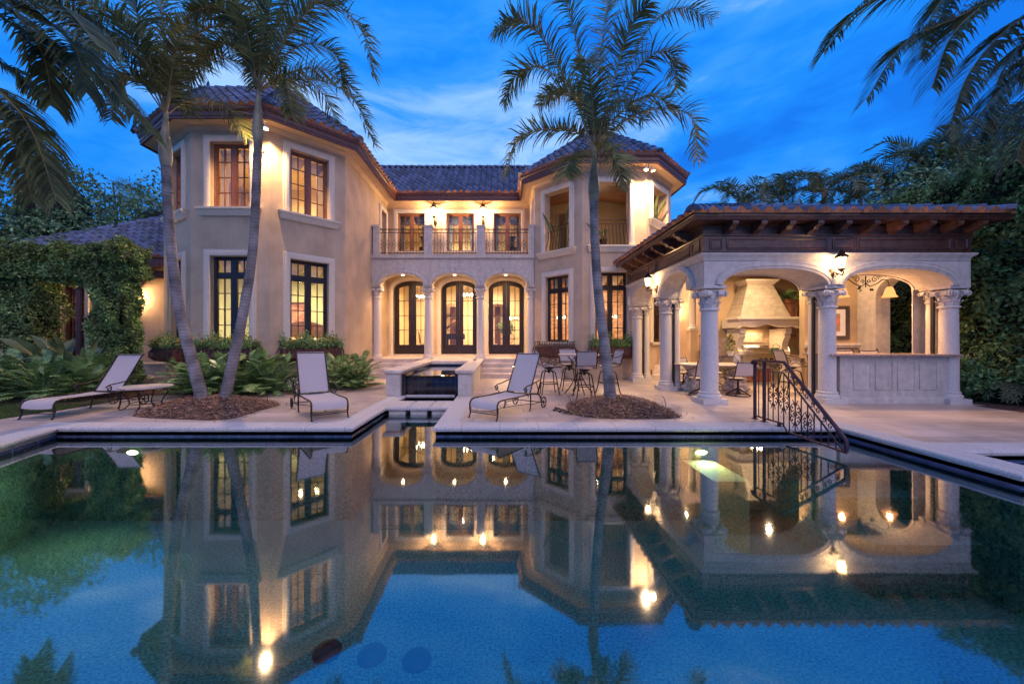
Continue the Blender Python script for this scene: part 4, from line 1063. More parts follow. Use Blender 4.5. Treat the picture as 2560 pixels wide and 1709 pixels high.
palm('left leaning palm of the pair in the left mulch mound',
     [at(508, 1004, 8.0), at(480, 900, 8.05), at(448, 770, 8.1), at(426, 600, 8.1), at(415, 415, 8.1)], [.120, .108, .098, .096, .088, .086],
     [at(415, 415, 8.1), at(413, 350, 8.1), at(415, 262, 8.1)],
     [[at(395, 190, 8.0), at(340, 80, 7.8), at(260, 40, 7.7), at(190, 70, 7.6)], [at(380, 200, 8.4), at(310, 120, 8.6), at(240, 120, 8.7), at(215, 200, 8.8)],
      [at(410, 120, 8.1), at(400, -20, 8.0), at(380, -120, 7.9)], [at(440, 180, 7.9), at(490, 90, 7.7), at(560, 70, 7.6), at(600, 130, 7.5)],
      [at(440, 170, 8.4), at(480, 40, 8.6), at(530, -60, 8.8)],
      [at(370, 210, 7.8), at(320, 190, 7.5), at(285, 230, 7.4), at(280, 300, 7.3)], [at(370, 130, 7.6), at(330, 0, 7.3), at(290, -80, 7.1)]], extra=7, seed=5)
palm('right leaning palm of the pair in the left mulch mound',
     [at(560, 1000, 8.15), at(583, 900, 8.15), at(612, 760, 8.1), at(634, 600, 8.1), at(645, 355, 8.1)], [.110, .105, .096, .090, .082, .080],
     [at(645, 355, 8.1), at(645, 290, 8.1), at(646, 200, 8.1)],
     [[at(690, 150, 8.0), at(740, 40, 7.8), at(830, 10, 7.7), at(905, 80, 7.6), at(935, 190, 7.6)], [at(700, 210, 8.1), at(790, 200, 8), at(880, 245, 7.9), at(935, 360, 7.9)],
      [at(700, 150, 8.4), at(770, 110, 8.6), at(840, 140, 8.7), at(860, 230, 8.7)], [at(650, 60, 8.1), at(650, -100, 8.1)], [at(600, 100, 7.9), at(560, -20, 7.7), at(500, -60, 7.6)],
      [at(610, 150, 8.2), at(560, 110, 8.3), at(500, 140, 8.3), at(470, 220, 8.3)], [at(690, 60, 8.4), at(740, -60, 8.6)], [at(720, 90, 7.6), at(790, 10, 7.3), at(860, -40, 7.1)], [at(590, 70, 7.5), at(540, 20, 7.2), at(480, 30, 7)],
      [at(700, 190, 7.8), at(720, 230, 7.7), at(730, 290, 7.6)]], extra=7, seed=9)
def coconut(lab, base, crown, fronds, seed):
    random.seed(seed); t = thing('coconut_palm', lab, 'palm tree', base); O = V(base)
    mb = MB(); C = catmull([base, V(base).lerp(V(crown), .5)+V((.25, 0, 0)), crown], 30); mb.tube(C, [.2-.002*i for i in range(31)], 12); mb.build('trunk', M['trunk'], t, O)
    for F_ in fronds: frond([crown]+[V(p) for p in F_], .80, 120, .036, .85, .028, .12, .12, M['frond_dark'], t, O)
    return t
coconut('large coconut palm fronds hanging in from the top left corner', (-10.6, 5.6, 0), (-10.4, 6.2, 8.4),
    [[at(20, 55, 6.4), at(160, 135, 6.5), at(280, 225, 6.5), at(372, 330, 6.5)], [at(40, 20, 6.0), at(130, 60, 5.8), at(190, 130, 5.7), at(215, 230, 5.7)],
     [at(-120, 140, 6.2), at(0, 230, 6.2), at(80, 330, 6.2), at(140, 500, 6.2)], [at(-40, -30, 6.8), at(120, 10, 7), at(240, 60, 7.1), at(330, 130, 7.1)],
     [at(-60, -60, 5.6), at(60, -30, 5.4), at(170, 30, 5.3), at(240, 110, 5.2)], [at(-40, 120, 6.8), at(50, 190, 7), at(120, 260, 7)], [at(-30, -10, 6.2), at(60, 60, 6.2), at(110, 150, 6.2), at(130, 260, 6.2)], [at(-100, 180, 6.6), at(-10, 260, 6.6), at(50, 370, 6.6), at(80, 500, 6.6)]], 31)
coconut('large coconut palm fronds hanging in from the top right corner', (12.2, 6.4, 0), (11.9, 7.2, 8.6),
    [[at(2560, -150, 6.6), at(2320, -60, 6.5), at(2150, 20, 6.5), at(2060, 130, 6.5)], [at(2560, -40, 6.9), at(2400, 40, 6.9), at(2260, 110, 6.9), at(2165, 250, 6.9)],
     [at(2600, 20, 6.8), at(2500, 90, 6.8), at(2420, 190, 6.8), at(2375, 310, 6.8)], [at(2640, 80, 7.2), at(2560, 170, 7.4), at(2470, 260, 7.5), at(2390, 370, 7.5)],
     [at(2560, -80, 7.2), at(2420, -60, 7.4), at(2330, 40, 7.5), at(2300, 150, 7.5)], [at(2650, 120, 6.6), at(2590, 260, 6.5), at(2540, 400, 6.5)], [at(2600, -60, 6.2), at(2480, 0, 6.2), at(2380, 90, 6.2), at(2330, 220, 6.2)], [at(2640, 60, 7.4), at(2560, 110, 7.6), at(2500, 190, 7.7), at(2460, 330, 7.7)], [at(2560, -140, 7.6), at(2460, -90, 7.8), at(2380, -20, 7.9), at(2340, 80, 7.9)]], 33)
random.seed(41)
proto = []
def bgpalm(lab, c, s, n=13):
    t = thing('areca_palm', lab, 'palm tree', (c[0], c[1], 0), group='palms behind the pavilion roof'); O = V((c[0], c[1], 0))
    mb = MB(); mb.tube([(c[0], c[1], 0), (c[0]+.2, c[1], c[2]*.5), c], [.14, .11, .09], 8); mb.build('trunk', M['trunk'], t, O)
    mb = MB()
    for k in range(n):
        az = 2*pi*(k+random.random()*.8)/n; frond(rfrond(c, az, random.uniform(.1, 1.35), s*random.uniform(.85, 1.15), random.uniform(1.0, 1.9)), .55, 34, .045, .5, .02, .12, .3, mb=mb)
    mb.build('crown', [M['frond_dark'], M['rachis']], t, O, smooth=180)
BG = [(1860, 520, 17, 'smallest low palm just above the left end of the pavilion roof'), (1955, 505, 17, 'second palm from the left above the pavilion roof'), (2060, 480, 16, 'palm above the middle left of the pavilion roof'), (2150, 500, 18, 'short palm above the middle of the pavilion roof'), (2230, 470, 16, 'tall dark palm right of the roof middle'), (2330, 440, 15, 'bushy palm above the right third of the pavilion roof'), (2420, 400, 14.5, 'tall palm near the hedge above the roof end'), (2500, 360, 14, 'tallest palm of the row behind the hedge at right'), (2400, 480, 13.6, 'low palm wedged between the roof end and the hedge'), (2560, 440, 13.5, 'palm cut by the right edge above the hedge')]
for a, b, c, lab in BG: bgpalm(lab, tuple(at(a, b, c)), 2.5)
# dense dark foliage beneath the palms
tree('broadleaf_tree', 'dark leafy tree mass behind the hedge at the upper right', 'tree', (15.5, 13.5, 0), [((15.6, 13.5, 5.8), (2.2, 1.6, 2.0)), ((18, 13, 6.2), (2.4, 1.8, 2.4))], L=.17, W_=.09, dens=420)

# ---- philodendron, flowers, bird of paradise
def philo_leaf(mb, p, d, L):
    d = d.normalized(); s = d.cross(V((0, 0, 1)))
    if s.length < .1: s = V((1, 0, 0))
    s.normalize(); up = s.cross(d).normalized(); n = 6; pts = []
    q = V(p); dd = d.copy()
    for i in range(n+1): pts.append((q.copy(), dd.copy())); q = q+dd*L/n; dd = (dd+V((0, 0, -.10))).normalized()
    for i in range(n):
        (a, da), (b, db) = pts[i], pts[i+1]
        ll = L*.52*sin(pi*(.18+.72*i/n))**.8
        for e in (-1, 1):
            k = len(mb.v); o = (s*e+da*.45-up*.12).normalized(); tip = a+o*ll+V((0, 0, -.15*ll)); m1 = a+o*ll*.55
            mb.v += [tuple(a-da*L*.005), tuple(a.lerp(b, .75)), tuple(m1+da*L*.09), tuple(tip+da*L*.05), tuple(m1-da*L*.07)]
            mb.f += [(k, k+1, k+2, k+4), (k+4, k+2, k+3)]; mb.mi += [0, 0]
    a, da = pts[-1]; k = len(mb.v); mb.v += [tuple(a-s*.02), tuple(a+s*.02), tuple(a+da*L*.2)]; mb.f.append((k, k+1, k+2)); mb.mi.append(0)
def philo(x, y, lab, sc=1.0, n=100, z=0, group='cut leaf philodendrons in the beds'):
    t = thing('philodendron', lab, 'philodendron', (x, y, z), group=group); mb = MB(); stm = MB()
    for k in range(n):
        az = random.uniform(0, 2*pi); el = random.uniform(.15, 1.35); r = random.uniform(.22, .84)*sc; d = V((cos(az)*cos(el), sin(az)*cos(el), sin(el)))
        p = d*r*1.0+V((0, 0, .05)); stm.tube([(0, 0, 0), tuple(d*r*.5+V((0, 0, .08))), tuple(p)], .007, 4, caps=False)
        philo_leaf(mb, p, V((d.x, d.y, d.z*.5+.05))+rdir()*.3, random.uniform(.18, .31)*sc)
    stm.build('stems', M['leaf_philo'], t); mb.build('foliage', M['leaf_philo'], t, smooth=None)
random.seed(51)
for x, y, s in ((-11.4, 9.4, 1), (-10.6, 8.9, 1.05), (-9.8, 9.1, 1.05), (-10.2, 9.9, 1.1), (-11.9, 8.7, 1), (-12.4, 9.6, 1.1), (-11.0, 10.0, 1.1)):
    philo(x, y, 'cut leaf philodendron in the bed between the vine arch and the left lawn', s, group='philodendrons behind the left lawn')
for x, y, s in ((-8.0, 9.9, 1.0), (-7.3, 9.6, 1.1), (-6.6, 9.7, 1.15), (-5.9, 10.0, 1.05), (-7.2, 10.3, 1.1), (-6.3, 10.35, 1.1)):
    philo(x, y, 'cut leaf philodendron in the bed behind the pair of leaning palms', s, group='philodendrons behind the paired palms')
for x, y, s in ((-4.75, 11.0, 1.05), (-4.35, 11.5, 1.0), (-4.1, 10.9, .85)):
    philo(x, y, 'cut leaf philodendron behind the lounger that faces the pool, left of the steps', s, group='philodendrons left of the steps')
mb = MB(); mb.prism([(-13.5, 8.3), (-9, 8.3), (-8.8, 9.6), (-6.2, 10.15), (-5.0, 11.4), (-3.9, 11.2), (-3.7, 12.2), (-5, 12.3), (-6.5, 10.84), (-13.5, 12)], -.03, .006); fixn(mb.build('planting_soil', M['soil'], kind='structure', smooth=None))
def flowerbush(name, lab, x, y, r, n, pm, nf, pink=0, z=0):
    t = thing(name, lab, 'flowers', (x, y, z)); mb = MB(); blob(mb, (0, 0, r*.35), (r, r*.8, r*.45), n, .07, .04); mb.build('foliage', M['leaf_philo'], t, smooth=None)
    for mm, cnt in ((pm, nf), ('pink_petal', pink)):
        if not cnt: continue
        f = MB()
        for _ in range(cnt):
            d = rdir(); d.z = abs(d.z); d.y = -abs(d.y) if random.random() < .75 else d.y; c = V((d.x*r, d.y*r*.8, r*.35+d.z*r*.5))*1.03
            for k in range(7):
                e = (d+rdir()*.6).normalized(); s_ = .022; q = c+rdir()*.014; leafquad(f, q, rdir(), e, s_*1.4, s_*1.4, 0)
        f.build('blossoms', M[mm], t, smooth=None)
flowerbush('flower_bush', 'low bush of white flowers left of the lounger that faces the pool', -5.15, 10.2, .48, 900, 'white_petal', 46)
flowerbush('flower_bush', 'low bush of white and pink flowers touching the lounger that faces the pool', -4.75, 9.6, .36, 600, 'white_petal', 34, 9)
def bigleaf(mb, p, d, L, w):
    d = d.normalized(); s = d.cross(V((0, 0, 1)))
    if s.length < .1: s = V((1, 0, 0))
    s.normalize(); q = V(p); n = 6; vs = []
    tw = random.uniform(-1.2, 1.2); s = (s*cos(tw)+d.cross(s)*sin(tw)).normalized()
    for i in range(n+1):
        ww = w*(.15, .75, 1, .98, .82, .5, .04)[i]*.5; up = s.cross(d); vs += [q-s*ww+up*ww*.35, q, q+s*ww+up*ww*.35]; q = q+d*L/n; d = (d+V((0, 0, -.07))).normalized()
    mb.add(vs, [f for i in range(n) for f in ((3*i, 3*i+1, 3*i+4, 3*i+3), (3*i+1, 3*i+2, 3*i+5, 3*i+4))])
def birdp(x, y, lab, n=16, h=1.3):
    t = thing('bird_of_paradise', lab, 'broad leaf plant', (x, y, 0), group='broad leaf plants under the vine arch'); mb = MB(); sm = MB()
    for k in range(n):
        az = 2*pi*k/n+random.random()*.4; el = random.uniform(.6, 1.35); d = V((cos(az)*cos(el), sin(az)*cos(el), sin(el))); r = h*random.uniform(.45, .85)
        p = d*r; sm.tube([(0, 0, 0), tuple(d*r*.5+V((0, 0, .06))), tuple(p)], [.02, .015, .01], 5, caps=False); bigleaf(mb, p, d+V((0, 0, -.25)), random.uniform(.5, .75), random.uniform(.16, .24))
    sm.build('stems', M['leaf_bird'], t); mb.build('leaves', M['leaf_bird'], t, smooth=180)
birdp(-12.3, 10.0, 'clump of broad paddle leaves, nearest the left edge under the vine arch'); birdp(-11.3, 10.1, 'clump of broad paddle leaves in front of the vine arch opening', 18, 1.5); birdp(-10.6, 9.8, 'clump of broad paddle leaves closest to the left lounger back', 14, 1.2)
def bush(lab, x, y, r, h, n, m, L=.1, W_=.06, name='shrub'):
    t = thing(name, lab, 'shrub', (x, y, 0)); mb = MB(); blob(mb, (0, 0, h*.5), (r, r, h*.5), n, L, W_); mb.build('foliage', M[m], t, smooth=None)
    c = MB(); c.tube([(0, 0, 0), (0.02, 0, h*.7)], [.04, .01], 6); c.build('stem', M['bark'], t)
bush('rounded green shrub at the right corner of the pavilion bar', 10.75, 8.9, .48, .95, 2600, 'leaf_philo')
def scheff(x, y, lab):
    t = thing('schefflera', lab, 'shrub', (x, y, 0), group='pale star leaf shrubs at the foot of the hedge'); mb = MB()
    for _ in range(70):
        d = rdir(); d.z = abs(d.z)*.8; c = V((d.x*.42, d.y*.42, .12+d.z*.45)); nrm = (d+V((0, -.3, .5))).normalized(); a = nrm.cross(V((0, 0, 1))).normalized(); b = nrm.cross(a)
        for k in range(7): w = 2*pi*k/7; leafquad(mb, c, (a*cos(w)+b*sin(w)-nrm*.2).normalized(), nrm, .13, .045)
    mb.build('foliage', M['leaf_scheff'], t, smooth=None)
for x, y in ((11.1, 8.4), (11.2, 7.6), (11.15, 9.4), (11.3, 6.9)): scheff(x, y, 'pale green shrub with star shaped leaves at the foot of the tall hedge')
mb = MB(); mb.prism([(10.0, 5.9), (14, 5.6), (14, 16), (10.3, 16), (10.3, 8.1), (10.0, 8.1)], -.03, .004); fixn(mb.build('planting_soil', M['soil'], kind='structure', smooth=None))
# ================================================================== PAVILION
PO = V((7.2, 10.6, 0))
pav = thing('pavilion', 'open stone pavilion with arches on carved columns under a dark timber band and tile roof', 'pavilion', PO)
FP = Face((0, 8.28), (1, 8.28)); FS = Face((4.40, 13.2), (4.40, 8.28)); FR = Face((10.15, 8.28), (10.15, 12.8))
def archrow(u0, u1, zb, zt, arcs, rise, F, t, pw=.80):
    p = [(u0, zb)]
    for c, a in arcs:
        for k in range(21): w = pi-pi*k/20; p.append((c+a*(abs(cos(w))**pw)*(1 if cos(w) >= 0 else -1), zb+rise*sin(w)))
    p += [(u1, zb), (u1, zt), (u0, zt)]
    mb = MB(); mb.panel(F, p, [], -t, 0); w_ = fixn(mb.build('arcade_wall', M['stone'], pav, PO, smooth=30))
    mb = MB()
    for c, a in arcs:
        path = [(c+a*(abs(cos(pi-pi*k/24))**pw)*(1 if cos(pi-pi*k/24) >= 0 else -1), zb+rise*sin(pi*k/24)) for k in range(25)]
        mb.mould(F, path, [(0, -.01), (0, .03), (.02, .045), (.05, .045), (.06, .06), (.10, .065), (.125, .05), (.14, .06), (.16, .05), (.175, .02), (.175, -.01)], side=-1)
        mb.mould(F, path, [(-.004, -t+.02), (-.004, -t+.06), (-.02, -t+.06), (-.02, -t+.02)], side=-1)
    fixn(mb.build('arch_moulding', M['stone'], w_, PO)); return w_
archrow(4.401, 10.149, 2.56, 3.24, [(5.93, 1.125), (8.57, 1.17)], .36, FP, .80)
archrow(0, 4.11, 2.56, 3.24, [(1.37, .86), (3.42+.12, .83)], .48, FS, .55)
mb = MB(); mb.panel(FR, rect(.81, FR.L, 0, 3.24), [archpoly(1.27, .44, .02, 2.5, .44)], -.38, 0)
fixn(mb.build('side_wall', M['stone'], pav, PO, smooth=30))
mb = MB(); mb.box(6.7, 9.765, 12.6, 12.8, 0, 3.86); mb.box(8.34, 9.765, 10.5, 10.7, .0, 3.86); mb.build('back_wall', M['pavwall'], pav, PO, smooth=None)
mb = MB(); mb.box(8.34, 9.765, 10.43, 10.50, 1.18, 1.24); mb.box(8.32, 9.765, 10.39, 10.50, 1.24, 1.30); mb.build('dado_moulding', M['trim'], pav, PO)
mb = MB(); mb.box(6.75, 9.0, 12.585, 12.6, .92, 1.45); mb.build('backsplash', M['backsplash'], pav, PO, smooth=None)
pp = [(4.40, 13.2), (4.40, 8.28), (10.10, 8.28), (10.10, 12.8)]
mb = MB(); mb.mould(ident, pp, [(-.1, 3.10), (.02, 3.10), (.035, 3.16), (.08, 3.20), (.10, 3.225), (.10, 3.245), (-.1, 3.245)]); fixn(mb.build('cornice', M['stone'], pav, PO))
mb = MB(); mb.mould(ident, pp, [(-.30, 3.25), (.05, 3.25), (.055, 3.275), (.03, 3.29), (.03, 3.61), (.055, 3.63), (.055, 3.66), (.03, 3.68), (.03, 3.84), (-.30, 3.84)])
for a, b in ((4.50, 4.78), (4.86, 7.04), (7.14, 7.58), (7.66, 9.68), (9.77, 10.05)):
    mb.mould(FP, rect(a, b, 3.325, 3.575), [(0, .028), (0, .045), (-.02, .05), (-.045, .036), (-.045, .028)], closed=True)
for a, b in ((.3, 1.9), (2.05, 2.45), (2.55, 4.35), (4.45, 4.8)):
    mb.mould(FS, rect(a, b, 3.325, 3.575), [(0, .028), (0, .045), (-.02, .05), (-.045, .036), (-.045, .028)], closed=True)
fixn(mb.build('timber_band', M['pwood'], pav, PO))
def corbel(F, u, n0, m):
    mb = MB(); pr = [(0, 3.87), (.345, 3.87), (.345, 3.80), (.32, 3.765), (.27, 3.765), (.24, 3.74), (.20, 3.70), (.12, 3.69), (.07, 3.66), (0, 3.64)]
    vs = [F(u-.06, z, n0+d) for d, z in pr]+[F(u+.06, z, n0+d) for d, z in pr]; k = len(pr)
    mb.add(vs, [(i, (i+1) % k, k+(i+1) % k, k+i) for i in range(k)]+[tuple(range(k)), tuple(reversed(range(k, 2*k)))])
    fixn(mb.build('corbel', M[m], pav, PO, smooth=30))
for x in (4.86, 5.45, 6.04, 6.62, 7.2, 7.78, 8.36, 8.94, 9.50, 10.0): corbel(FP, x, .031, 'pwood' if x < 8 else 'pwood_lit')
for u in (.5, 1.1, 1.75, 2.4, 3.0, 3.65, 4.3): corbel(FS, u, .031, 'pwood_lit')
mb = MB(); mb.mould(ident, pp, [(.031, 3.875), (.36, 3.875), (.36, 3.90), (.031, 3.90)]); fixn(mb.build('soffit', M['pwood'], pav, PO))
mb = MB(); mb.mould(ident, pp, [(.34, 3.86), (.40, 3.86), (.41, 3.90), (.44, 3.93), (.44, 3.965), (.34, 3.965)]); fixn(mb.build('fascia', M['pwood'], pav, PO))
mb = MB(); mb.quad((4.75, 8.6, 3.80), (10.0, 8.6, 3.80), (10.0, 12.7, 3.86), (4.75, 13.2, 3.86)); mb.build('ceiling', M['porchwood'], pav, PO)
z0 = 4.0; ex0, ex1, ey0, eyb = 3.94, 10.42, 7.82, 13.3; rx = (ex0+ex1)/2; hw_ = rx-ex0; zr = z0+.36*hw_
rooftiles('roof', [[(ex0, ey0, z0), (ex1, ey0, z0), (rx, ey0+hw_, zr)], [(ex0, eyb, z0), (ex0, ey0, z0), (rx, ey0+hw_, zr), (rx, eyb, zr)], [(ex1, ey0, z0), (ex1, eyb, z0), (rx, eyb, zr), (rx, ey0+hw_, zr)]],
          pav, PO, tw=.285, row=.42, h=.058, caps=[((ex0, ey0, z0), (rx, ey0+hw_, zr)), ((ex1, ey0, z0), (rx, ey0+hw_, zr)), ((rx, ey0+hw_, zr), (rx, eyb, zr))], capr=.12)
mb = MB(); mb.add([(ex0, eyb-.02, z0-.05), (ex1, eyb-.02, z0-.05), (rx, eyb-.02, zr-.03)], [(0, 1, 2)]); mb.build('gable', M['soffit'], pav, PO)
for x, y, r in ((4.63, 8.5, .18), (7.24, 8.5, .16), (9.93, 8.5, .16), (4.63, 10.72, .155), (4.63, 12.95, .155)):
    column(pav, PO, x, y, 0, 2.56, r, plinth=.11, sq=1.4, pl=1.48)
for x, y in ((7.25, 8.86), (9.95, 8.83), (4.93, 10.78), (4.93, 12.98)):
    column(pav, PO, x, y, 0, 2.56, .115, plinth=.11, sq=1.4)
for x, y in ((4.80, 10.62), (4.80, 12.86), (7.10, 8.70), (9.78, 8.68)):
    mb = MB(); mb.box(x-.022, x+.022, y-.03, y+.03, 0, 3.0 if x < 5 else 2.6); mb.build('screen_track', M['black'], pav, PO)

# ---- bar
BO = V((8.6, 8.6, 0)); bar = thing('bar_counter', 'white panelled stone bar under the right arch with a brown granite top', 'bar', BO)
Fbar = Face((0, 8.40), (1, 8.40))
mb = MB(); mb.box(7.44, 9.78, 8.40, 8.66, .14, 1.03); mb.mould(ident, [(7.44, 8.40), (9.78, 8.40)], [(-.02, 0), (.035, 0), (.035, .11), (.02, .13), (.0, .14), (-.02, .14)])
for a, b in ((345, 443), (460, 0),): pass
for k in range(4):
    x0 = 7.72+k*.482; mb.mould(Fbar, rect(x0, x0+.40, .30, .92), [(0, -.0), (0, .012), (-.012, .018), (-.03, .012), (-.03, 0)], closed=True)
fixn(mb.build('bar_front', M['stone'], bar, BO))
mb = MB(); mb.mould(ident, [(7.16, 9.1), (7.16, 8.24), (9.96, 8.24), (9.96, 9.1)], [(-.4, 1.035), (-.01, 1.035), (0, 1.042), (.0, 1.068), (-.01, 1.078), (-.4, 1.078)]); mb.box(7.5, 9.6, 8.5, 9.1, 1.036, 1.077); mb.build('bar_top', M['granite'], bar, BO)
mb = MB(); mb.box(7.5, 9.7, 8.67, 8.8, 0, 1.03); mb.build('bar_back', M['trim'], bar, BO)

# ---- range hood
HOO = V((8.2, 12.2, 0)); hood = thing('range_hood', 'tall tapered pale stone range hood over the grill in the pavilion', 'range hood', HOO)
mb = MB()
lo = [(7.42, 11.85, 2.08), (8.98, 11.85, 2.08), (8.98, 12.59, 2.08), (7.42, 12.59, 2.08)]; hi = [(7.80, 12.1, 3.12), (8.60, 12.1, 3.12), (8.60, 12.59, 3.12), (7.80, 12.59, 3.12)]
mb.hexa(lo, hi); fixn(mb.build('flue', M['hood'], hood, HOO, smooth=None))
mb = MB(); mb.mould(ident, [(7.80, 12.59), (7.80, 12.1), (8.60, 12.1), (8.60, 12.59)], [(-.35, 3.12), (0, 3.12), (.03, 3.15), (.08, 3.2), (.12, 3.24), (.12, 3.28), (-.35, 3.28)]); fixn(mb.build('crown_moulding', M['trim'], hood, HOO))
Fh = Face((7.28, 11.72), (9.12, 11.72)); pts = [(0, 2.02), (0, 1.74)]
for k in range(25): f = k/24; pts.append((.12+1.6*f, 1.76+.07*sin(pi*f)+.035*cos(4*pi*f)))
pts += [(1.84, 1.74), (1.84, 2.02)]
mb = MB(); mb.panel(Fh, pts, [], -.14, 0); mb.box(7.28, 7.42, 11.86, 12.59, 1.76, 2.02); mb.box(8.98, 9.0, 11.86, 12.59, 1.76, 2.02); mb.box(7.20, 9.18, 11.64, 12.29, 2.02, 2.09); fixn(mb.build('mantel', M['trim'], hood, HOO, smooth=30))
def wavyleg(x):
    pr = [(.0, 1.74), (-.36, 1.74), (-.36, 1.60), (-.30, 1.56), (-.32, 1.48), (-.24, 1.36), (-.20, 1.2), (-.24, 1.06), (-.30, 1.02), (-.30, .93), (0, .93)]
    k = len(pr); mb = MB(); mb.add([(x-.09, 12.2+d, z) for d, z in pr]+[(x+.09, 12.2+d, z) for d, z in pr], [(i, (i+1) % k, k+(i+1) % k, k+i) for i in range(k)]+[tuple(range(k)), tuple(range(k, 2*k))]); mb.box(x-.08, x+.08, 12.19, 12.58, .93, 1.73); fixn(mb.build('leg', M['trim'], hood, HOO, smooth=30))
wavyleg(7.50); wavyleg(8.90)
mb = MB(); mb.box(7.9, 8.6, 12.55, 12.583, 1.3, 1.62); mb.build('tile_inset', M['backsplash'], hood, HOO)
# ---- outdoor kitchen
KO = V((8, 12.2, 0)); kit = thing('kitchen_counter', 'outdoor kitchen counter with steel fronts and reddish wooden cabinet doors', 'kitchen counter', KO)
mb = MB(); mb.box(6.75, 9.5, 11.9, 12.58, .88, .925); mb.build('counter_top', M['granite'], kit, KO)
mb = MB(); mb.box(6.8, 9.45, 12.0, 12.58, .0, .88); mb.build('base', M['trim'], kit, KO)
def cabdoor(x0, x1, z0, z1, m, kn=True):
    mb = MB(); mb.box(x0, x1, 11.965, 11.999, z0, z1); F = Face((0, 11.965), (1, 11.965))
    mb.mould(F, rect(x0+.03, x1-.03, z0+.03, z1-.03), [(0, 0), (0, .010), (-.03, .010), (-.04, 0)], closed=True)
    d = fixn(mb.build('cabinet_door', M[m], kit, KO))
    if kn: k = MB(); k.lathe([(.0, 0), (.012, .005), (.012, .02), (0, .022)], ((x0+x1)/2, 11.945, z1-.06), 8); k.build('knob', M['black'], d, KO)
cabdoor(8.92, 9.25, .12, .66, 'cabinet'); cabdoor(8.92, 9.25, .69, .85, 'cabinet'); cabdoor(8.5, 8.9, .1, .85, 'steel'); cabdoor(6.85, 7.4, .1, .85, 'steel'); cabdoor(7.45, 7.9, .08, .5, 'cabinet'); cabdoor(7.95, 8.45, .08, .5, 'cabinet')
GO = V((7.9, 12, .9)); gr = thing('grill', 'built in stainless steel grill with closed lid and three black knobs', 'grill', GO)
mb = MB(); pr = [(11.78, .93), (11.76, .99), (11.80, 1.10), (11.92, 1.20), (12.1, 1.235), (12.3, 1.2), (12.38, 1.05), (12.38, .93)]; k = len(pr)
mb.add([(7.55, y, z) for y, z in pr]+[(8.30, y, z) for y, z in pr], [(i, (i+1) % k, k+(i+1) % k, k+i) for i in range(k)]+[tuple(range(k)), tuple(range(k, 2*k))]); fixn(mb.build('lid', M['steel'], gr, GO))
mb = MB(); mb.box(7.5, 8.5, 11.86, 12.4, .62, .93); mb.build('firebox', M['steel'], gr, GO)
mb = MB(); mb.tube([(7.62, 11.80, 1.0), (7.62, 11.72, 1.0), (8.23, 11.72, 1.0), (8.23, 11.80, 1.0)], .013, 6); mb.build('handle', M['steel'], gr, GO)
for x in (8.06, 8.22, 8.38):
    mb = MB(); mb.tube([(x, 11.86, .80), (x, 11.82, .80)], .03, 12); mb.build('knob', M['black'], gr, GO)
# watering can, vase, plants
c = thing('watering_can', 'dark green metal watering can on the counter right of the grill', 'watering can', (8.62, 12.05, .926))
mb = MB(); mb.lathe([(.0, 0), (.12, .0), (.125, .01), (.105, .2), (.10, .21), (0, .215)], n=20); mb.build('body', M['green_can'], c)
mb = MB(); mb.tube([(-.10, 0, .05), (-.22, 0, .12), (-.30, 0, .22)], [.028, .018, .014], 8); mb.lathe([(.012, 0), (.035, .03)], (-.31, 0, .21), 10); mb.build('spout', M['green_can'], c)
mb = MB(); mb.tube([(-.06, 0, .2), (-.05, 0, .30), (.05, 0, .33), (.15, 0, .26), (.115, 0, .08)], .009, 6); mb.build('handle', M['green_can'], c)
c = thing('glass_lamp', 'small round glowing glass hurricane lamp on the counter by the cabinet', 'candle lamp', (9.05, 12.1, .926))
mb = MB(); mb.lathe([(.04, 0), (.045, .02), (.02, .04), (.06, .08), (.07, .13), (.045, .19), (.03, .24)], n=14); mb.build('globe', M['softshade'], c)
c = thing('framed_picture', 'large framed picture in a weathered bronze frame behind the bar', 'picture', (8.98, 10.5, 1.86))
mb = MB(); Fq = Face((-1, 0), (1, 0)); mb.mould(Fq, rect(.46, 1.54, -.45, .45), [(0, 0), (0, .05), (-.06, .03), (-.09, .02), (-.09, 0)], closed=True, side=1); fixn(mb.build('frame', M['iron_light'], c))
mb = MB(); mb.box(-.46, .46, -.018, -.008, -.38, .38); mb.build('mat_board', M['white'], c)
mb = MB(); mb.box(-.30, .30, -.024, -.0185, -.24, .24); mb.build('print', mat('flower_print', (.55, .16, .08), .7, 7, .3, col2=(.18, .20, .12)), c)
c = thing('wall_cabinet', 'reddish wooden wall cabinet with two glazed doors right of the hood', 'cabinet', (9.14, 12.2, 1.95))
mb = MB(); mb.box(-.30+.0, -.27, -.12, .33, -.55, .55); mb.box(.27-.03+.03, .30, -.12, .33, -.55, .55); mb.box(-.27, .27, .28, .33, -.55, .55); mb.box(-.27, .27, -.12, .28, -.55, -.52); mb.box(-.34, .34, -.16, .34, .55, .60); mb.box(-.27, .27, -.1, .28, -.02, 0)
mb.build('carcass', M['cabinet'], c)
for x0, x1 in ((-.27, -.004), (.004, .27)):
    mb = MB(); F = Face((0, -.12), (1, -.12)); mb.mould(F, rect(x0, x1, -.52, .55), [(0, 0), (0, .025), (-.045, .025), (-.045, 0)], closed=True)
    for k in (1, 2): mb.box(x0+(x1-x0)*k/3-.006, x0+(x1-x0)*k/3+.006, -.14, -.125, -.47, .5)
    for z in (-.3, .3): mb.box(x0+.045, x1-.045, -.138, -.127, z-.006, z+.006)
    d = fixn(mb.build('door', M['cabinet'], c)); g = MB(); g.box(x0+.04, x1-.04, -.124, -.120, -.48, .51); g.build('door_pane', M['glass'], d)
c.location = (9.14, 12.2, 1.95); c.scale = (.85, .6, 1)
c2 = thing('potted_fern', 'dark leafy fern in a pot on top of the wall cabinet', 'potted plant', (9.12, 12.15, 2.56))
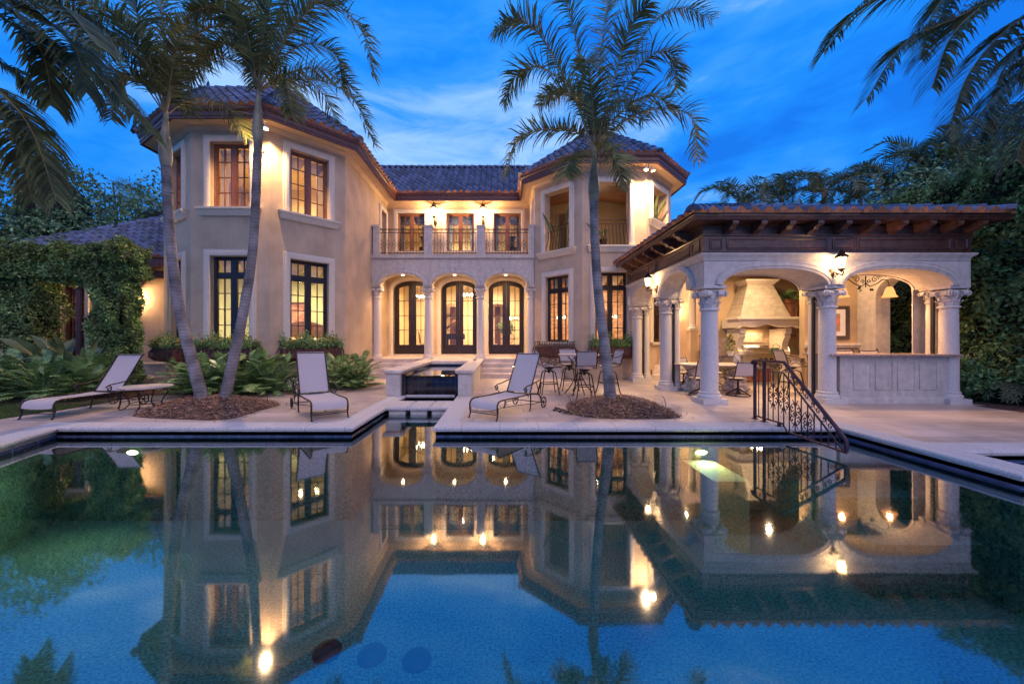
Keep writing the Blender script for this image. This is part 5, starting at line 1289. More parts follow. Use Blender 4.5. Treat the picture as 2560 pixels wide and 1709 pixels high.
mb = MB(); mb.lathe([(0, 0), (.09, 0), (.12, .12), (.10, .12), (.09, .10)], n=14); mb.build('pot', M['pot'], c2)
mb = MB(); random.seed(5)
for _ in range(16): philo_leaf(mb, (0, 0, .12), V((random.uniform(-1, 1), random.uniform(-1, .6), random.uniform(.2, 1.1))), .34)
mb.build('foliage', M['leaf_dark'], c2)
c3 = thing('topiary', 'small cone of cream and orange flowers in a white pot left of the grill', 'potted plant', (7.12, 11.6, .9))
c3.location = (7.05, 11.75, .90)
mb = MB(); mb.lathe([(0, 0), (.07, 0), (.10, .14), (.085, .14), (.08, .12)], n=14); mb.build('pot', M['white'], c3)
mb = MB(); mb2 = MB()
for k in range(420):
    z = random.random(); r = .15*(1-z*.75); a = random.uniform(0, 2*pi); p = V((r*cos(a), r*sin(a), .15+z*.52)); leafquad(mb if k % 3 else mb2, p, rdir(), rdir(), .06, .045)
mb.build('foliage', M['leaf_philo'], c3); mb2.build('blossoms', mat('cream_petal', (.75, .45, .25), .6, 20, .3), c3)
c = thing('wine_rack', 'dark lattice wine rack in the side of the pale peninsula', 'wine rack', (8.56, 10.47, .5))
mb = MB()
for i in range(-4, 5):
    for s_ in (-1, 1):
        pts = []
        a0 = max(-.14, min(.14, i*.07-.3*s_)); mb.tube([(-.14, 0, max(-.3, min(.3, i*.07*1.0-.14*s_))), (.14, 0, max(-.3, min(.3, i*.07+.14*s_)))], .008, 4)
mb.tube([(-.15, 0, -.32), (-.15, 0, .32), (.15, 0, .32), (.15, 0, -.32)], .014, 4, closed=True); mb.build('lattice', M['black'], c)
c = thing('peninsula', 'low pale stone peninsula with a granite top inside the pavilion', 'counter', (8.08, 10.9, 0))
mb = MB(); mb.box(.02, .25, -.3, .2, 0, .86); mb.build('base', M['trim'], c); mb = MB(); mb.box(-.03, .255, -.36, .25, .862, .90); mb.build('top', M['granite'], c)

# ---- passage and stairs behind the pavilion
SO = V((6.5, 14.5, 0)); ps = thing('rear_stairs', 'pale stone stairs and tan parapet beyond the pavilion side arches', 'stairs', SO)
for i in range(4):
    y = 13.35+.28*i; z = .165*(i+1); mb = MB(); mb.box(5.25+.28*i*.6, 9.0, y, y+.3 if i < 3 else 15.75, 0 if i == 0 else z-.165, z); mb.build('step', M['step'], ps, SO)
mb = MB(); mb.box(6.72, 11, 15.75, 15.95, 0, 6.2); mb.build('wall', M['soffit'], ps, SO)
mb = MB(); mb.box(6.86, 7.12, 13.85, 14.1, 0, 1.72); mb.box(7.12, 9.6, 13.9, 14.05, 0, 1.0); mb.build('parapet', M['soffit'], ps, SO)
mb = MB(); mb.box(6.82, 7.16, 13.81, 14.14, 1.72, 1.77); mb.build('parapet_cap', M['trim'], ps, SO)
column(ps, SO, 7.0, 13.98, 1.77, 3.8, .12)
mb = MB(); mb.tube([(7.16, 13.8, 1.55), (7.5, 13.3, 1.0)], .02, 6)
for k in range(5): f = k/4; mb.tube([(7.16+.34*f, 13.8-.5*f, 1.55-.55*f), (7.16+.34*f, 13.8-.5*f, .7-.4*f)], .009, 4)
mb.build('railing', M['iron'], ps, SO)
mb = MB(); mb.box(4.66, 9.6, 13.3, 13.47, 3.86, 4.0)
steplight(6.20, 13.91, .58, 'small lit step light on the stairs behind the pavilion columns')

# ---- pool handrail
RO = V((4.5, 6.6, 0)); hr = thing('pool_handrail', 'ornate wrought iron handrail stepping down into the pool', 'handrail', RO)
X = 4.5; Yv = V((0, -1, 0)); Zv = V((0, 0, 1))
def ztop(y): return 1.03 if y >= 6.08 else 1.03-(6.08-y)*.86
def zbot(y): return .06 if y > 6.12 else (.06-(6.12-y)*1.2 if y > 6.02 else -.06+(y-6.02)*.02)
mb = MB(); mb.tube([(X, 6.86, .97), (X, 6.82, 1.02), (X, 6.74, 1.035), (X, 6.08, 1.035), (X, 5.02, .12), (X, 4.99, .08), (X, 4.99, -.06)], .026, 8); mb.build('top_rail', M['rail_iron'], hr, RO)
mb = MB(); mb.tube([(X, 6.78, .87), (X, 6.10, .87), (X, 5.04, -.05)], .014, 6); mb.build('lower_rail', M['rail_iron'], hr, RO)
mb = MB(); mb.tube([(X, 6.78, .06), (X, 6.12, .06), (X, 6.02, -.045), (X, 4.99, -.075)], .016, 6); mb.build('bottom_rail', M['rail_iron'], hr, RO)
for y in (6.78, 6.54, 6.19):
    mb = MB(); mb.box(X-.019, X+.019, y-.019, y+.019, 0 if y > 6.15 else 0.0, 1.03 if y > 6.4 else .06); mb.box(X-.04, X+.04, y-.04, y+.04, 0.002, .012); mb.build('post', M['rail_iron'], hr, RO)
n = 14
for i in range(n):
    y = 6.68-i*.118; zt = .87 if y > 6.10 else .87-(6.10-y)*.868
    if zt-zbot(y) < .1: continue
    mb = MB(); mb.tube([(X, y, zbot(y)), (X, y, zt)], .0085, 5, caps=False); b = mb.build('baluster', M['rail_iron'], hr, RO)
    if i % 2 == 1 and zt-zbot(y) > .42 and i > 1:
        o2_ = MB(); zc = zbot(y)+(.42 if zt-zbot(y) > .8 else (zt-zbot(y))*.45); scroll_ornament(o2_, (X, y, zc), Yv, Zv, 1.15 if zt-zbot(y) > .6 else .8, .0085, 5)
        o2_.tube([V((X, y, zc))+Yv*(.115*cos(2*pi*k/14))+Zv*(.17*sin(2*pi*k/14)) for k in range(14)], .006, 5, closed=True)
        o2_.build('scroll', M['rail_iron'], b, RO)
for y in (6.70, 6.45, 6.22):
    mb = MB(); mb.tube([(X, y-.05, .90), (X, y+.05, .90)], .005, 4)
    for e in (-1, 1): mb.tube(spiral_pts((X, y+e*.055, .955), Yv*e, Zv, .045, 1.2, start=.3, n=10), .0075, 5)
    mb.build('rail_scroll', M['rail_iron'], hr, RO)
for k in range(5):
    y = 5.98-k*.2; z = ztop(y)-.085; mb = MB()
    for e in (-1, 1): mb.tube(spiral_pts((X, y+e*.05, z+e*.045), Yv*e, Zv*e, .045, 1.2, start=.8, n=10), .0075, 5)
    mb.tube([(X, y-.1, ztop(y-.1)-.12), (X, y-.02, ztop(y)-.04)], .006, 4)
    mb.build('rail_scroll', M['rail_iron'], hr, RO)

# ================================================================== LANTERNS AND LAMPS
def lantern(lab, loc, rz, s=1.0, power=60, out=.26, group=None, name='wall_lantern', up=.12, single=True, lp=None):
    t = thing(name, lab, 'wall lantern', loc, rz, group)
    mb = MB(); mb.lathe([(0, -.12*s), (.03*s, -.11*s), (.05*s, -.05*s), (.055*s, 0), (.05*s, .05*s), (.03*s, .11*s), (0, .12*s)], (0, -.01, 0), 14, caps=False)
    mb.build('wall_plate', M['iron_light'], t)
    mb = MB(); o_ = -out*s
    mb.tube([(0, -.03, 0), (0, o_*.4, .03*s), (0, o_*.75, -.03*s), (0, o_*1.1, -.06*s), (0, o_*1.22, 0), (0, o_*1.05, .03*s), (0, o_, 0), (0, o_, .06*s)], .012*s, 6)
    mb.tube(spiral_pts((0, o_*.45, -.05*s), (0, -1, 0), (0, 0, 1), .05*s, 1.2, n=10), .009*s, 5)
    mb.build('arm', M['iron'], t)
    zb = .07*s; H = .24*s
    mb = MB()
    for k in range(6):
        w = 2*pi*k/6; a0, a1 = (.052*s, .095*s); mb.tube([(a0*cos(w), o_+a0*sin(w), zb), (a1*cos(w), o_+a1*sin(w), zb+H)], .006*s, 4)
    for r, z in ((.056, 0), (.10, H/s)): mb.tube([(r*s*cos(2*pi*k/6), o_+r*s*sin(2*pi*k/6), zb+z*s) for k in range(6)], .009*s, 5, closed=True)
    mb.lathe([(.0, 0), (.05*s, .0), (.06*s, .01*s), (.02*s, -.03*s)], (0, o_, zb-.02*s), 10)
    mb.lathe([(.12*s, 0), (.125*s, .012*s), (.10*s, .04*s), (.06*s, .07*s), (.055*s, .085*s), (.065*s, .10*s), (.02*s, .14*s), (.012*s, .15*s), (.022*s, .165*s), (.008*s, .20*s), (0, .21*s)], (0, o_, zb+H), 12)
    mb.build('cage', M['iron'], t)
    mb = MB(); mb.lathe([(.046*s, .01), (.088*s, H-.006)], (0, o_, zb), 6, caps=False); mb.build('glass', M['lampglass'], t, smooth=None)
    p = Matrix.Rotation(rz, 3, 'Z') @ V((0, o_, zb+H*.5)); light('POINT', V(loc)+p, power, .05)
    mb = MB(); mb.lathe([(0, 0), (.018, .02), (.022, .05), (0, .1)], (0, o_, zb+.04), 8); mb.build('bulb', M['bulb'], t)
    return t
lantern('ornate wall lantern glowing between the left and middle balcony windows', (-2.86, 16.99, 6.62), 0, 1.45, 150)
lantern('ornate wall lantern glowing between the middle and right balcony windows', (-.74, 16.99, 6.62), 0, 1.45, 150)
lantern('ornate glowing wall lantern between the two front arches of the pavilion', (7.12, 8.27, 2.80), 0, 1.0, 34)
lantern('ornate glowing wall lantern on the side wall between the pavilion side arches', (4.39, 10.72, 2.80), -pi/2, 1.0, 34)
lantern('small glowing wall lantern half hidden by the vine arch on the low wing wall', (-12.0, 12.74, 2.60), 0, .9, 120)
lantern('small glowing sconce on the tan wall beyond the pavilion columns', (7.22, 15.74, 2.40), 0, .9, 60)
def flood(lab, loc, tgt, heads, power):
    t = thing('flood_light', lab, 'flood light', loc); mb = MB(); mb.lathe([(.05, 0), (.05, -.02), (.0, -.025)], n=12); mb.build('mount', M['white'], t)
    for k, (dx, dy) in enumerate(heads):
        d = (V(tgt[k])-V(loc)).normalized(); c = V((dx, dy, -.12)); mb = MB(); mb.tube([(0, 0, -.02), tuple(c*.5), tuple(c)], .012, 6); mb.tube([tuple(c-d*.03), tuple(c+d*.02), tuple(c+d*.10)], [.035, .045, .065], 14); mb.build('lamp_head', M['white'], t)
        m2 = MB(); m2.tube([tuple(c+d*.101), tuple(c+d*.108)], .060, 14); m2.build('bulb', M['bulb'], t)
        l = light('SPOT', V(loc)+c+d*.16, power[k], .06, spot=150, blend=.9); aim(l, tgt[k])
flood('small bright flood light under the eave at the corner of the left bay', (-6.42, 10.55, 7.39), [(-6.6, 10.0, 4.0)], [(0, 0)], [250])
flood('pair of bright flood lights under the eave of the right bay', (5.10, 13.15, 7.39), [(4.2, 12.4, 3.0), (6.2, 13.4, 4.0)], [(-.10, -.05), (.12, .02)], [260, 220])
for x in (-3.85, -1.80, .23):
    t = thing('downlight', 'small round downlight glowing at the crown of the %s loggia arch' % {-3.85: 'left', -1.80: 'middle', .23: 'right'}[x], 'downlight', (x, 15.24, 3.958), group='loggia arch downlights')
    mb = MB(); mb.lathe([(0, -.004), (.045, -.004), (.05, .0), (0, .006)], (0, 0, -.01), 14); mb.build('lens', M['bulb'], t)
    l = light('SPOT', (x, 15.75, 4.35), 75, .06, spot=150, blend=.8)
    l = light('SPOT', (x, 15.24, 3.90), 28, .05, spot=150, blend=.8)
# pendant in the pavilion
t = thing('chandelier', 'wrought iron scroll chandelier with amber bell shades behind the right arch', 'chandelier', (8.76, 9.2, 3.8))
mb = MB(); mb.tube([(0, 0, 0), (0, 0, -1.15)], .012, 6)
for e in (-1, 1):
    mb.tube([(0, 0, -1.05), (e*.10, 0, -1.13), (e*.25, 0, -1.08), (e*.42, 0, -.96), (e*.53, 0, -.99), (e*.57, 0, -1.12)], .012, 6)
    mb.tube(spiral_pts((e*.22, 0, -.96), (e, 0, 0), (0, 0, 1), .09, 1.4, n=14), .009, 5); mb.tube(spiral_pts((e*.36, 0, -.88), (e, 0, 0), (0, 0, 1), .07, 1.4, n=14), .009, 5); mb.tube(spiral_pts((e*.07, 0, -1.02), (e, 0, 0), (0, 0, 1), .05, 1.2, n=12), .008, 5)
    for k in range(5): d = V((e*random.uniform(.3, 1), random.uniform(-.3, .3), random.uniform(-1, .4))).normalized(); leafquad(mb, V((e*.08, 0, -1.17))+d*.03, d, V((0, -1, 0)), .09, .045); leafquad(mb, V((e*.46, 0, -.92)), V((e*random.uniform(.2, 1), 0, random.uniform(.2, 1))).normalized(), V((0, -1, 0)), .07, .035)
mb.build('arms', M['iron'], t)
for e in (-1, 1):
    mb = MB(); mb.lathe([(.045, 0), (.07, -.04), (.095, -.12), (.11, -.19), (.15, -.25)], (e*.57, 0, -1.14), 20, caps=False); mb.build('shade', M['shade'], t)
    light('POINT', (8.76+e*.57, 9.2, 2.52), 26, .05, (1, .5, .2))
# interior light of the pavilion
for x_, y_, p_ in ((5.6, 9.6, 70), (7.7, 11.0, 105), (5.8, 12.0, 60), (8.7, 9.8, 50)):
    light('SPOT', (x_, y_, 3.74), p_*1.1, .05, (1, .66, .36), spot=165, blend=1, name='pavilion_light')
light('AREA', (8.2, 12.25, 1.74), 5, .3, (1, .62, .30), rot=(0, 0, 0), name='hood_light')
light('POINT', (6.6, 14.6, 3.6), 40, .15, name='stair_light')

# rooms
def room(loc, p, size=1.6, col=(1, .66, .36), name='room_light'): light('SPOT', loc, p*1.9, .07, col, rot=(0, 0, 0), spot=172, blend=1, name=name)
room((-7.7, 13.6, 4.05), 190, 2.2, (1, .78, .52)); room((-7.5, 13.4, 7.25), 150, 2.0, (1, .70, .42)); room((-15, 15, 3.8), 60)
room((-3.2, 19.4, 4.4), 190, 3.0, (1, .70, .40)); room((-.4, 19.8, 4.4), 190, 3.0, (1, .70, .40)); room((-1.9, 19.0, 7.25), 300, 3.2, (1, .74, .46)); room((-1.9, 22.0, 4.3), 60, 1, (1, .7, .4))
room((3.9, 15.6, 4.0), 210, 1.6, (1, .68, .38)); light('POINT', (4.0, 16.3, 6.0), 9, .05, (1, .72, .42), name='porch_light')

# ================================================================== WINDOW PLANTERS
random.seed(61)
def planter(F, uc, hw, lab, plants=True, lab_f=None, flowers=14, z0=.76, z1=1.30):
    c = F(uc, z0, .2); O = c.copy(); t = thing('window_planter', lab, 'planter', O)
    mb = MB(); mb.mould(F, [(uc-hw, z0), (uc+hw, z0)], [(0, 0), (0, 0)]) if False else None
    mb = MB(); vs = []
    for u, s in ((uc-hw, 1), (uc+hw, -1)):
        for n, z in ((.02, z0+.38), (.02, z0+.06), (.10, z0), (.27, z0), (.36, z0+.10), (.36, z0+.38)): vs.append(F(u+s*.03*(z < z0+.05), z, n))
    k = 6; mb.add(vs, [(i, (i+1) % k, k+(i+1) % k, k+i) for i in range(k)]+[tuple(range(k)), tuple(range(k, 2*k))]); fixn(mb.build('trough', M['copper'], t, O))
    mb = MB(); nb = int(hw*2/.105)
    for i in range(nb+1):
        u = uc-hw-.02+(2*hw+.04)*i/nb; mb.tube([F(u, z1+.02, .30), F(u, z1-.12, .33), F(u, z0+.26, .47), F(u, z0+.12, .47), F(u, z0+.01, .34), F(u, z0-.03, .12)], .014, 5, caps=False)
    for e in (-1, 1):
        for n in (.08, .19): u = uc+e*hw; mb.tube([F(u, z1+.02, n), F(u+e*.03, z1-.12, n), F(u+e*.12, z0+.26, n), F(u+e*.12, z0+.12, n), F(u, z0, n)], .010, 5, caps=False)
    mb.tube([F(uc-hw-.02, z1+.02, .02), F(uc-hw-.02, z1+.02, .30), F(uc+hw+.02, z1+.02, .30), F(uc+hw+.02, z1+.02, .02)], .012, 5)
    mb.tube([F(uc-hw-.02, z1-.10, .02), F(uc-hw-.02, z1-.10, .325), F(uc+hw+.02, z1-.10, .325), F(uc+hw+.02, z1-.10, .02)], .008, 5)
    mb.build('basket', M['iron_light'], t, O)
    if plants:
        f = thing('planter_flowers', lab_f, 'flowers', F(uc, z0+.38, .2)); Of = V(f.location); mb = MB(); fl = MB()
        for _ in range(int(hw*2*1300)):
            u = uc+random.uniform(-hw-.05, hw+.05); h = abs(random.gauss(0, .5)); p = F(u, z0+.40+min(1.2, h)*.40*(.75+.25*sin(u*9)), .20+random.uniform(-.2, .28)); leafquad(mb, p, (rdir()+V((0, 0, .3))).normalized(), rdir(), .075, .04)
        for _ in range(int(flowers*hw*2)):
            p = F(uc+random.uniform(-hw, hw), z0+.45+random.random()*.26, .25+random.uniform(-.1, .2))
            for k in range(5): leafquad(fl, p+rdir()*.01, rdir(), rdir(), .03, .03, 0)
        mb.build('foliage', M['leaf_philo'], f, Of, smooth=None)
        if flowers: fl.build('blossoms', M['yellow'], f, Of, smooth=None)
planter(FLB, 1.12, .82, 'copper window planter with bulging iron bars behind the paired palms', True, 'green plants with small yellow flowers in the planter behind the paired palms', 26)
planter(FC, FC.L/2, .82, 'copper window planter with bulging iron bars left of the steps', True, 'green plants with yellow flowers in the window planter left of the steps', 60)
planter(FLA, FLA.L*.55, .75, 'copper window planter on the far left face of the left bay', True, 'bushy yellow flowers in the far left window planter', 95)
planter(FRB, FRB.L/2, .78, 'empty copper window planter right of the arched doors', False)
planter(FRA, 1.10, .80, 'copper window planter beside the single palm trunk', True, 'low green plants in the window planter beside the single palm', 0)
# ================================================================== FURNITURE
def lounger(lab, foot, dirv, lean=58):
    a = math.atan2(dirv[1], dirv[0]); t = thing('sun_lounger', lab, 'sun lounger', (foot[0], foot[1], 0), a, 'sling sun loungers on the deck')
    w = .30; px, pz = 1.18, .335; L = radians(lean); bx, bz = cos(L), sin(L); bl = .86
    # sling seat
    mb = MB(); prof = [(.0, .20), (.012, .26), (.05, .305), (.12, .325), (.3, .33), (.6, .322), (.9, .325), (1.15, .335)]
    n = 7; vs = []
    for x, z in prof:
        for k in range(n): y = -w+.02+(2*w-.04)*k/(n-1); vs.append((x, y, z-.018*(1-(y/w)**2)))
    vs2 = [(x, y, z-.006) for x, y, z in vs]; q = len(vs)
    fs = [(i*n+k, i*n+k+1, (i+1)*n+k+1, (i+1)*n+k) for i in range(len(prof)-1) for k in range(n-1)]
    mb.add(vs+vs2, fs+[tuple(i+q for i in reversed(f)) for f in fs]); mb.build('seat', M['sling'], t, smooth=180)
    mb = MB(); vs = []
    for j in range(7):
        f = j/6*bl+.02
        for k in range(n): y = -w+.045+(2*w-.09)*k/(n-1); s_ = .022*(1-(y/w)**2)*sin(pi*j/6); vs.append((px+bx*f+bz*s_, y, pz+bz*f-bx*s_))
    q = len(vs); vs2 = [(x+bz*.006, y, z-bx*.006) for x, y, z in vs]; fs = [(i*n+k, i*n+k+1, (i+1)*n+k+1, (i+1)*n+k) for i in range(6) for k in range(n-1)]
    mb.add(vs+vs2, fs+[tuple(i+q for i in reversed(f)) for f in fs]); mb.build('backrest', M['sling'], t, smooth=180)
    mb = MB()
    for e in (-1, 1):
        y = e*w
        mb.tube([(.02, y, .12), (.005, y, .2), (.015, y, .27), (.05, y, .315), (.14, y, .335), (.6, y, .328), (1.18, y, .335), (1.45, y, .30), (1.60, y, .20)], .015, 7)
        # arm
        mb.tube([(1.50, y*1.10, .30), (1.52, y*1.10, .50), (1.50, y*1.1, .58), (1.40, y*1.12, .57), (1.1, y*1.12, .52), (.92, y*1.12, .50), (.84, y*1.12, .46)]+spiral_pts((.90, y*1.12, .425), (-1, 0, 0), (0, 0, 1), .065, 1.3, start=.4, n=12), .012, 6)
        mb.tube([(.96, y*1.12, .37), (1.02, y*1.1, .30)], .010, 5)
        mb.tube([(1.50, y*1.1, .55), (1.42, y, .30)], .009, 5); mb.tube([(1.35, y*1.05, .56), (1.58, y, .14)], .009, 5)
        mb.tube([(1.15, y, .12), (1.62, y, .12)], .009, 5)
    mb.tube([(1.16, -w, .33), (1.16, w, .33)], .012, 6); mb.tube([(1.62, -w-.03, .11), (1.62, w+.03, .11)], .010, 6)
    mb.tube([(.02, -w, .13), (.10, -w*.5, .11), (.22, 0, .10), (.10, w*.5, .11), (.02, w, .13)], .007, 5); mb.tube([(.02, -w, .10), (.02, w, .10)], .009, 5)
    mb.tube([(1.15, -w, .14), (.95, -w*.4, .12), (.6, 0, .11), (.95, w*.4, .12), (1.15, w, .14)], .007, 5); mb.tube([(.22, 0, .10), (.6, 0, .11)], .007, 5)
    mb.build('frame', M['iron'], t)
    mb = MB()
    for e in (-1, 1): mb.tube([(px, e*(w-.03), pz), (px+bx*bl, e*(w-.03), pz+bz*bl), (px+bx*(bl+.04)+.02, e*(w-.03), pz+bz*(bl+.04))], .014, 6)
    mb.tube([(px+bx*bl, -w+.03, pz+bz*bl), (px+bx*bl, w-.03, pz+bz*bl)], .010, 5)
    mb.build('back_frame', M['iron'], t)
    for x in (.02, 1.15):
        for e in (-1, 1):
            mb = MB(); y = e*w; mb.tube([(x, y, .33 if x > 1 else .22), (x+.01, y, .16), (x-.005, y, .06), (x-.03, y, .012)], [.015, .015, .014, .012], 6); mb.lathe([(0, 0), (.02, .004), (.02, .016), (0, .02)], (x-.035, y, 0), 8); mb.build('leg', M['iron'], t)
    for e in (-1, 1):
        mb = MB(); c = V((1.62, e*(w+.04), .115)); mb.tube([c+V((.105*cos(2*pi*k/20), 0, .105*sin(2*pi*k/20))) for k in range(20)], .012, 6, closed=True)
        for k in range(5): w_ = 2*pi*k/5; mb.tube([c, c+V((.10*cos(w_), 0, .10*sin(w_)))], .008, 5)
        mb.tube([c-V((0, .02, 0)), c+V((0, .02, 0))], .02, 8); mb.build('wheel', M['iron'], t)
    return t
lounger('lavender grey sling lounger at the far left beside the lawn and the round side table', (-8.09, 6.70), (.03, 1), 57)
lounger('lavender grey sling lounger between the paired palms and the water channel, facing the pool', (-2.97, 6.72), (-.61, .79), 66)
lounger('lavender grey sling lounger right of the water channel, angled toward the left', (-.30, 6.74), (.565, .825), 62)

t = thing('side_table', 'low round stone topped side table with curled iron legs beside the left lounger', 'side table', (-7.12, 7.72, 0))
mb = MB(); mb.lathe([(0, .425), (.40, .425), (.425, .435), (.43, .455), (.42, .468), (0, .472)], n=36); mb.build('table_top', M['tablestone'], t)
for k in range(4):
    w = 2*pi*k/4+.4; d = V((cos(w), sin(w), 0)); mb = MB(); mb.tube([d*.10+V((0, 0, .37)), d*.22+V((0, 0, .41)), d*.33+V((0, 0, .40)), d*.36+V((0, 0, .34)), d*.27+V((0, 0, .20)), d*.25+V((0, 0, .12)), d*.33+V((0, 0, .03)), d*.40+V((0, 0, .012)), d*.42+V((0, 0, .04))], .012, 6); mb.build('leg', M['iron'], t)
mb = MB(); mb.tube([(.25*cos(2*pi*k/24), .25*sin(2*pi*k/24), .13) for k in range(24)], .008, 5, closed=True); mb.build('ring', M['iron'], t)

def stool(lab, loc, rz, h=.72, group='tall swivel sling bar chairs', swivel='legs', name='bar_chair', cat='bar chair'):
    """local +x is the way the sitter faces"""
    t = thing(name, lab, cat, (loc[0], loc[1], 0), rz, group); S_ = h-.72
    w = .24
    def sheet(P, nm):
        mb = MB(); n = 6; vs = []
        for (x, z, sag) in P:
            for k in range(n): y = -w+.02+(2*w-.04)*k/(n-1); vs.append((x-sag*(1-(y/w)**2), y, z))
        q = len(vs); fs = [(i*n+k, i*n+k+1, (i+1)*n+k+1, (i+1)*n+k) for i in range(len(P)-1) for k in range(n-1)]
        mb.add(vs+[(x-.003, y, z-.006) for x, y, z in vs], fs+[tuple(i+q for i in reversed(f)) for f in fs]); mb.build(nm, M['sling'], t, smooth=180)
    sheet([(.26, h-.01, 0), (.2, h, 0), (0, h-.015, 0), (-.2, h-.0, 0)], 'seat')
    sheet([(-.22, h+.06, .0), (-.25, h+.18, .03), (-.29, h+.32, .03), (-.33, h+.41, .02)], 'backrest')
    mb = MB()
    for e in (-1, 1):
        y = e*w
        mb.tube([(.27, y, h-.04), (.25, y, h-.005), (0, y, h-.01), (-.2, y, h), (-.235, y, h+.1), (-.29, y, h+.30), (-.34, y, h+.42), (-.37, y, h+.44)], .013, 6)
        mb.tube([(-.29, y, h+.30), (-.15, y*1.1, h+.24), (.05, y*1.15, h+.20), (.14, y*1.15, h+.18)]+spiral_pts((.12, y*1.15, h+.10), (1, 0, 0), (0, 0, 1), .075, 1.5, start=1.2, n=14), .011, 6)
        mb.tube([(.10, y*1.1, h+.02), (-.05, y*1.1, h+.10), (-.2, y*1.05, h+.02)], .009, 5)
    mb.tube([(-.22, -w, h+.06), (-.22, w, h+.06)], .009, 5); mb.tube([(-.33, -w, h+.40), (-.345, 0, h+.385), (-.33, w, h+.40)], .011, 5)
    mb.tube([(.26, -w, h-.01), (.26, w, h-.01)], .010, 5)
    mb.build('seat_frame', M['iron'], t)
    if swivel == 'legs':
        mb = MB(); mb.lathe([(.05, h-.10), (.13, h-.07), (.13, h-.05), (.05, h-.04)], n=14); mb.tube([(0, 0, h-.18), (0, 0, h-.05)], .03, 8); mb.build('swivel', M['iron'], t)
        for k in range(4):
            a = pi/4+pi/2*k; d = V((cos(a), sin(a), 0)); mb = MB(); mb.tube([V((0, 0, h-.14)), d*.12+V((0, 0, h-.12)), d*.20+V((0, 0, h-.17)), d*.235+V((0, 0, h-.32)), d*.27+V((0, 0, .2)), d*.315+V((0, 0, .03)), d*.335+V((0, 0, .012))], .015, 6); mb.lathe([(0, 0), (.02, .004), (.02, .014), (0, .018)], tuple(d*.335), 8); mb.build('leg', M['iron'], t)
        mb = MB(); r = .275; mb.tube([(r*cos(pi/4+pi/2*k), r*sin(pi/4+pi/2*k), .28) for k in range(4)], .012, 5, closed=True); mb.build('foot_rail', M['iron'], t)
    else:
        mb = MB(); mb.tube([(0, 0, .05), (0, 0, h-.05)], [.03, .025], 8); mb.lathe([(.10, h-.06), (.12, h-.04), (.02, h-.03)], n=12)
        for k in range(4): a = pi/4+pi/2*k; mb.tube([(0, 0, .18), (.13*cos(a), .13*sin(a), .10), (.27*cos(a), .27*sin(a), .02)], [.022, .018, .014], 6)
        mb.tube([(.27*cos(2*pi*k/20), .27*sin(2*pi*k/20), .014) for k in range(20)], .013, 5, closed=True); mb.build('pedestal', M['iron'], t)
    return t
stool('tall sling bar chair seen from behind at the front of the high round table', (2.03, 9.25), pi/2)
stool('tall sling bar chair in profile at the left of the high round table', (1.25, 9.85), .1)
stool('tall sling bar chair at the right of the high round table behind the palm trunk', (2.80, 9.95), pi+.2)
stool('tall sling bar chair on the far side of the high round table', (1.92, 10.65), -pi/2)
t = thing('high_table', 'high round bar table with a pale stone top between four tall chairs', 'table', (2.03, 9.92, 0))
mb = MB(); mb.lathe([(0, .98), (.50, .98), (.52, .99), (.525, 1.01), (.51, 1.025), (0, 1.03)], n=36); mb.build('table_top', M['tablestone'], t)
for k in range(4):
    a = pi/2*k+.2; d = V((cos(a), sin(a), 0)); mb = MB(); mb.tube([d*.30+V((0, 0, .97)), d*.10+V((0, 0, .75)), d*.08+V((0, 0, .45)), d*.22+V((0, 0, .2)), d*.38+V((0, 0, .015))], .014, 6); mb.build('leg', M['iron'], t)
mb = MB(); mb.tube([(.13*cos(2*pi*k/20), .13*sin(2*pi*k/20), .36) for k in range(20)], .01, 5, closed=True); mb.build('ring', M['iron'], t)
# bar chairs inside the pavilion
for x, lab in ((8.0, 'sling bar chair behind the bar, left of three'), (8.72, 'sling bar chair behind the bar, middle of three'), (9.35, 'sling bar chair behind the bar, right of three')): stool(lab, (x, 9.42), -pi/2, group='bar chairs inside the pavilion')
stool('sling bar chair beside the second front column facing right', (7.62, 10.05), -.1, group='bar chairs inside the pavilion')
# dining set
t = thing('dining_table', 'oval stone dining table on two carved stone pedestals inside the pavilion', 'table', (5.85, 10.45, 0))
mb = MB(); k0 = len(mb.v); mb.lathe([(0, .70), (.96, .70), (1.0, .715), (1.0, .735), (.98, .745), (0, .75)], n=44); mb.v = [(x*1.08, y*.60, z) for x, y, z in mb.v]; mb.build('table_top', M['tablestone'], t)
for x in (-.55, .55):
    mb = MB(); mb.lathe([(.0, 0), (.30, .0), (.32, .05), (.24, .12), (.27, .2), (.16, .3), (.14, .42), (.2, .55), (.3, .66), (.32, .70)], (x, 0, 0), 20)
    for k in range(6): w = 2*pi*k/6; mb.tube([(x+.15*cos(w), .15*sin(w), .5), (x+.24*cos(w), .24*sin(w), .34), (x+.2*cos(w), .2*sin(w), .2), (x+.33*cos(w), .33*sin(w), .06)], [.05, .07, .05, .08], 7)
    mb.build('pedestal', M['tablestone'], t)
for x, y, a, lab in ((5.02, 9.62, pi/2, 'sling dining chair seen from behind, half hidden by the corner column'), (5.95, 9.60, pi/2+.05, 'sling dining chair seen from behind right of the corner column'), (5.4, 11.3, -pi/2, 'sling dining chair on the far left side of the oval table'), (6.35, 11.3, -pi/2, 'sling dining chair on the far right side of the oval table')):
    stool(lab, (x, y), a, .44, 'sling dining chairs round the oval table', 'ped', 'dining_chair', 'dining chair')
t = thing('water_jug', 'small patterned black and white jar on the oval table', 'jar', (6.35, 10.3, .751)); mb = MB(); mb.lathe([(0, 0), (.06, 0), (.08, .06), (.085, .14), (.06, .2), (.05, .24), (.06, .26)], n=16); mb.build('body', mat('jar_pattern', (.7, .7, .66), .4, 40, .2, col2=(.05, .05, .05)), t)
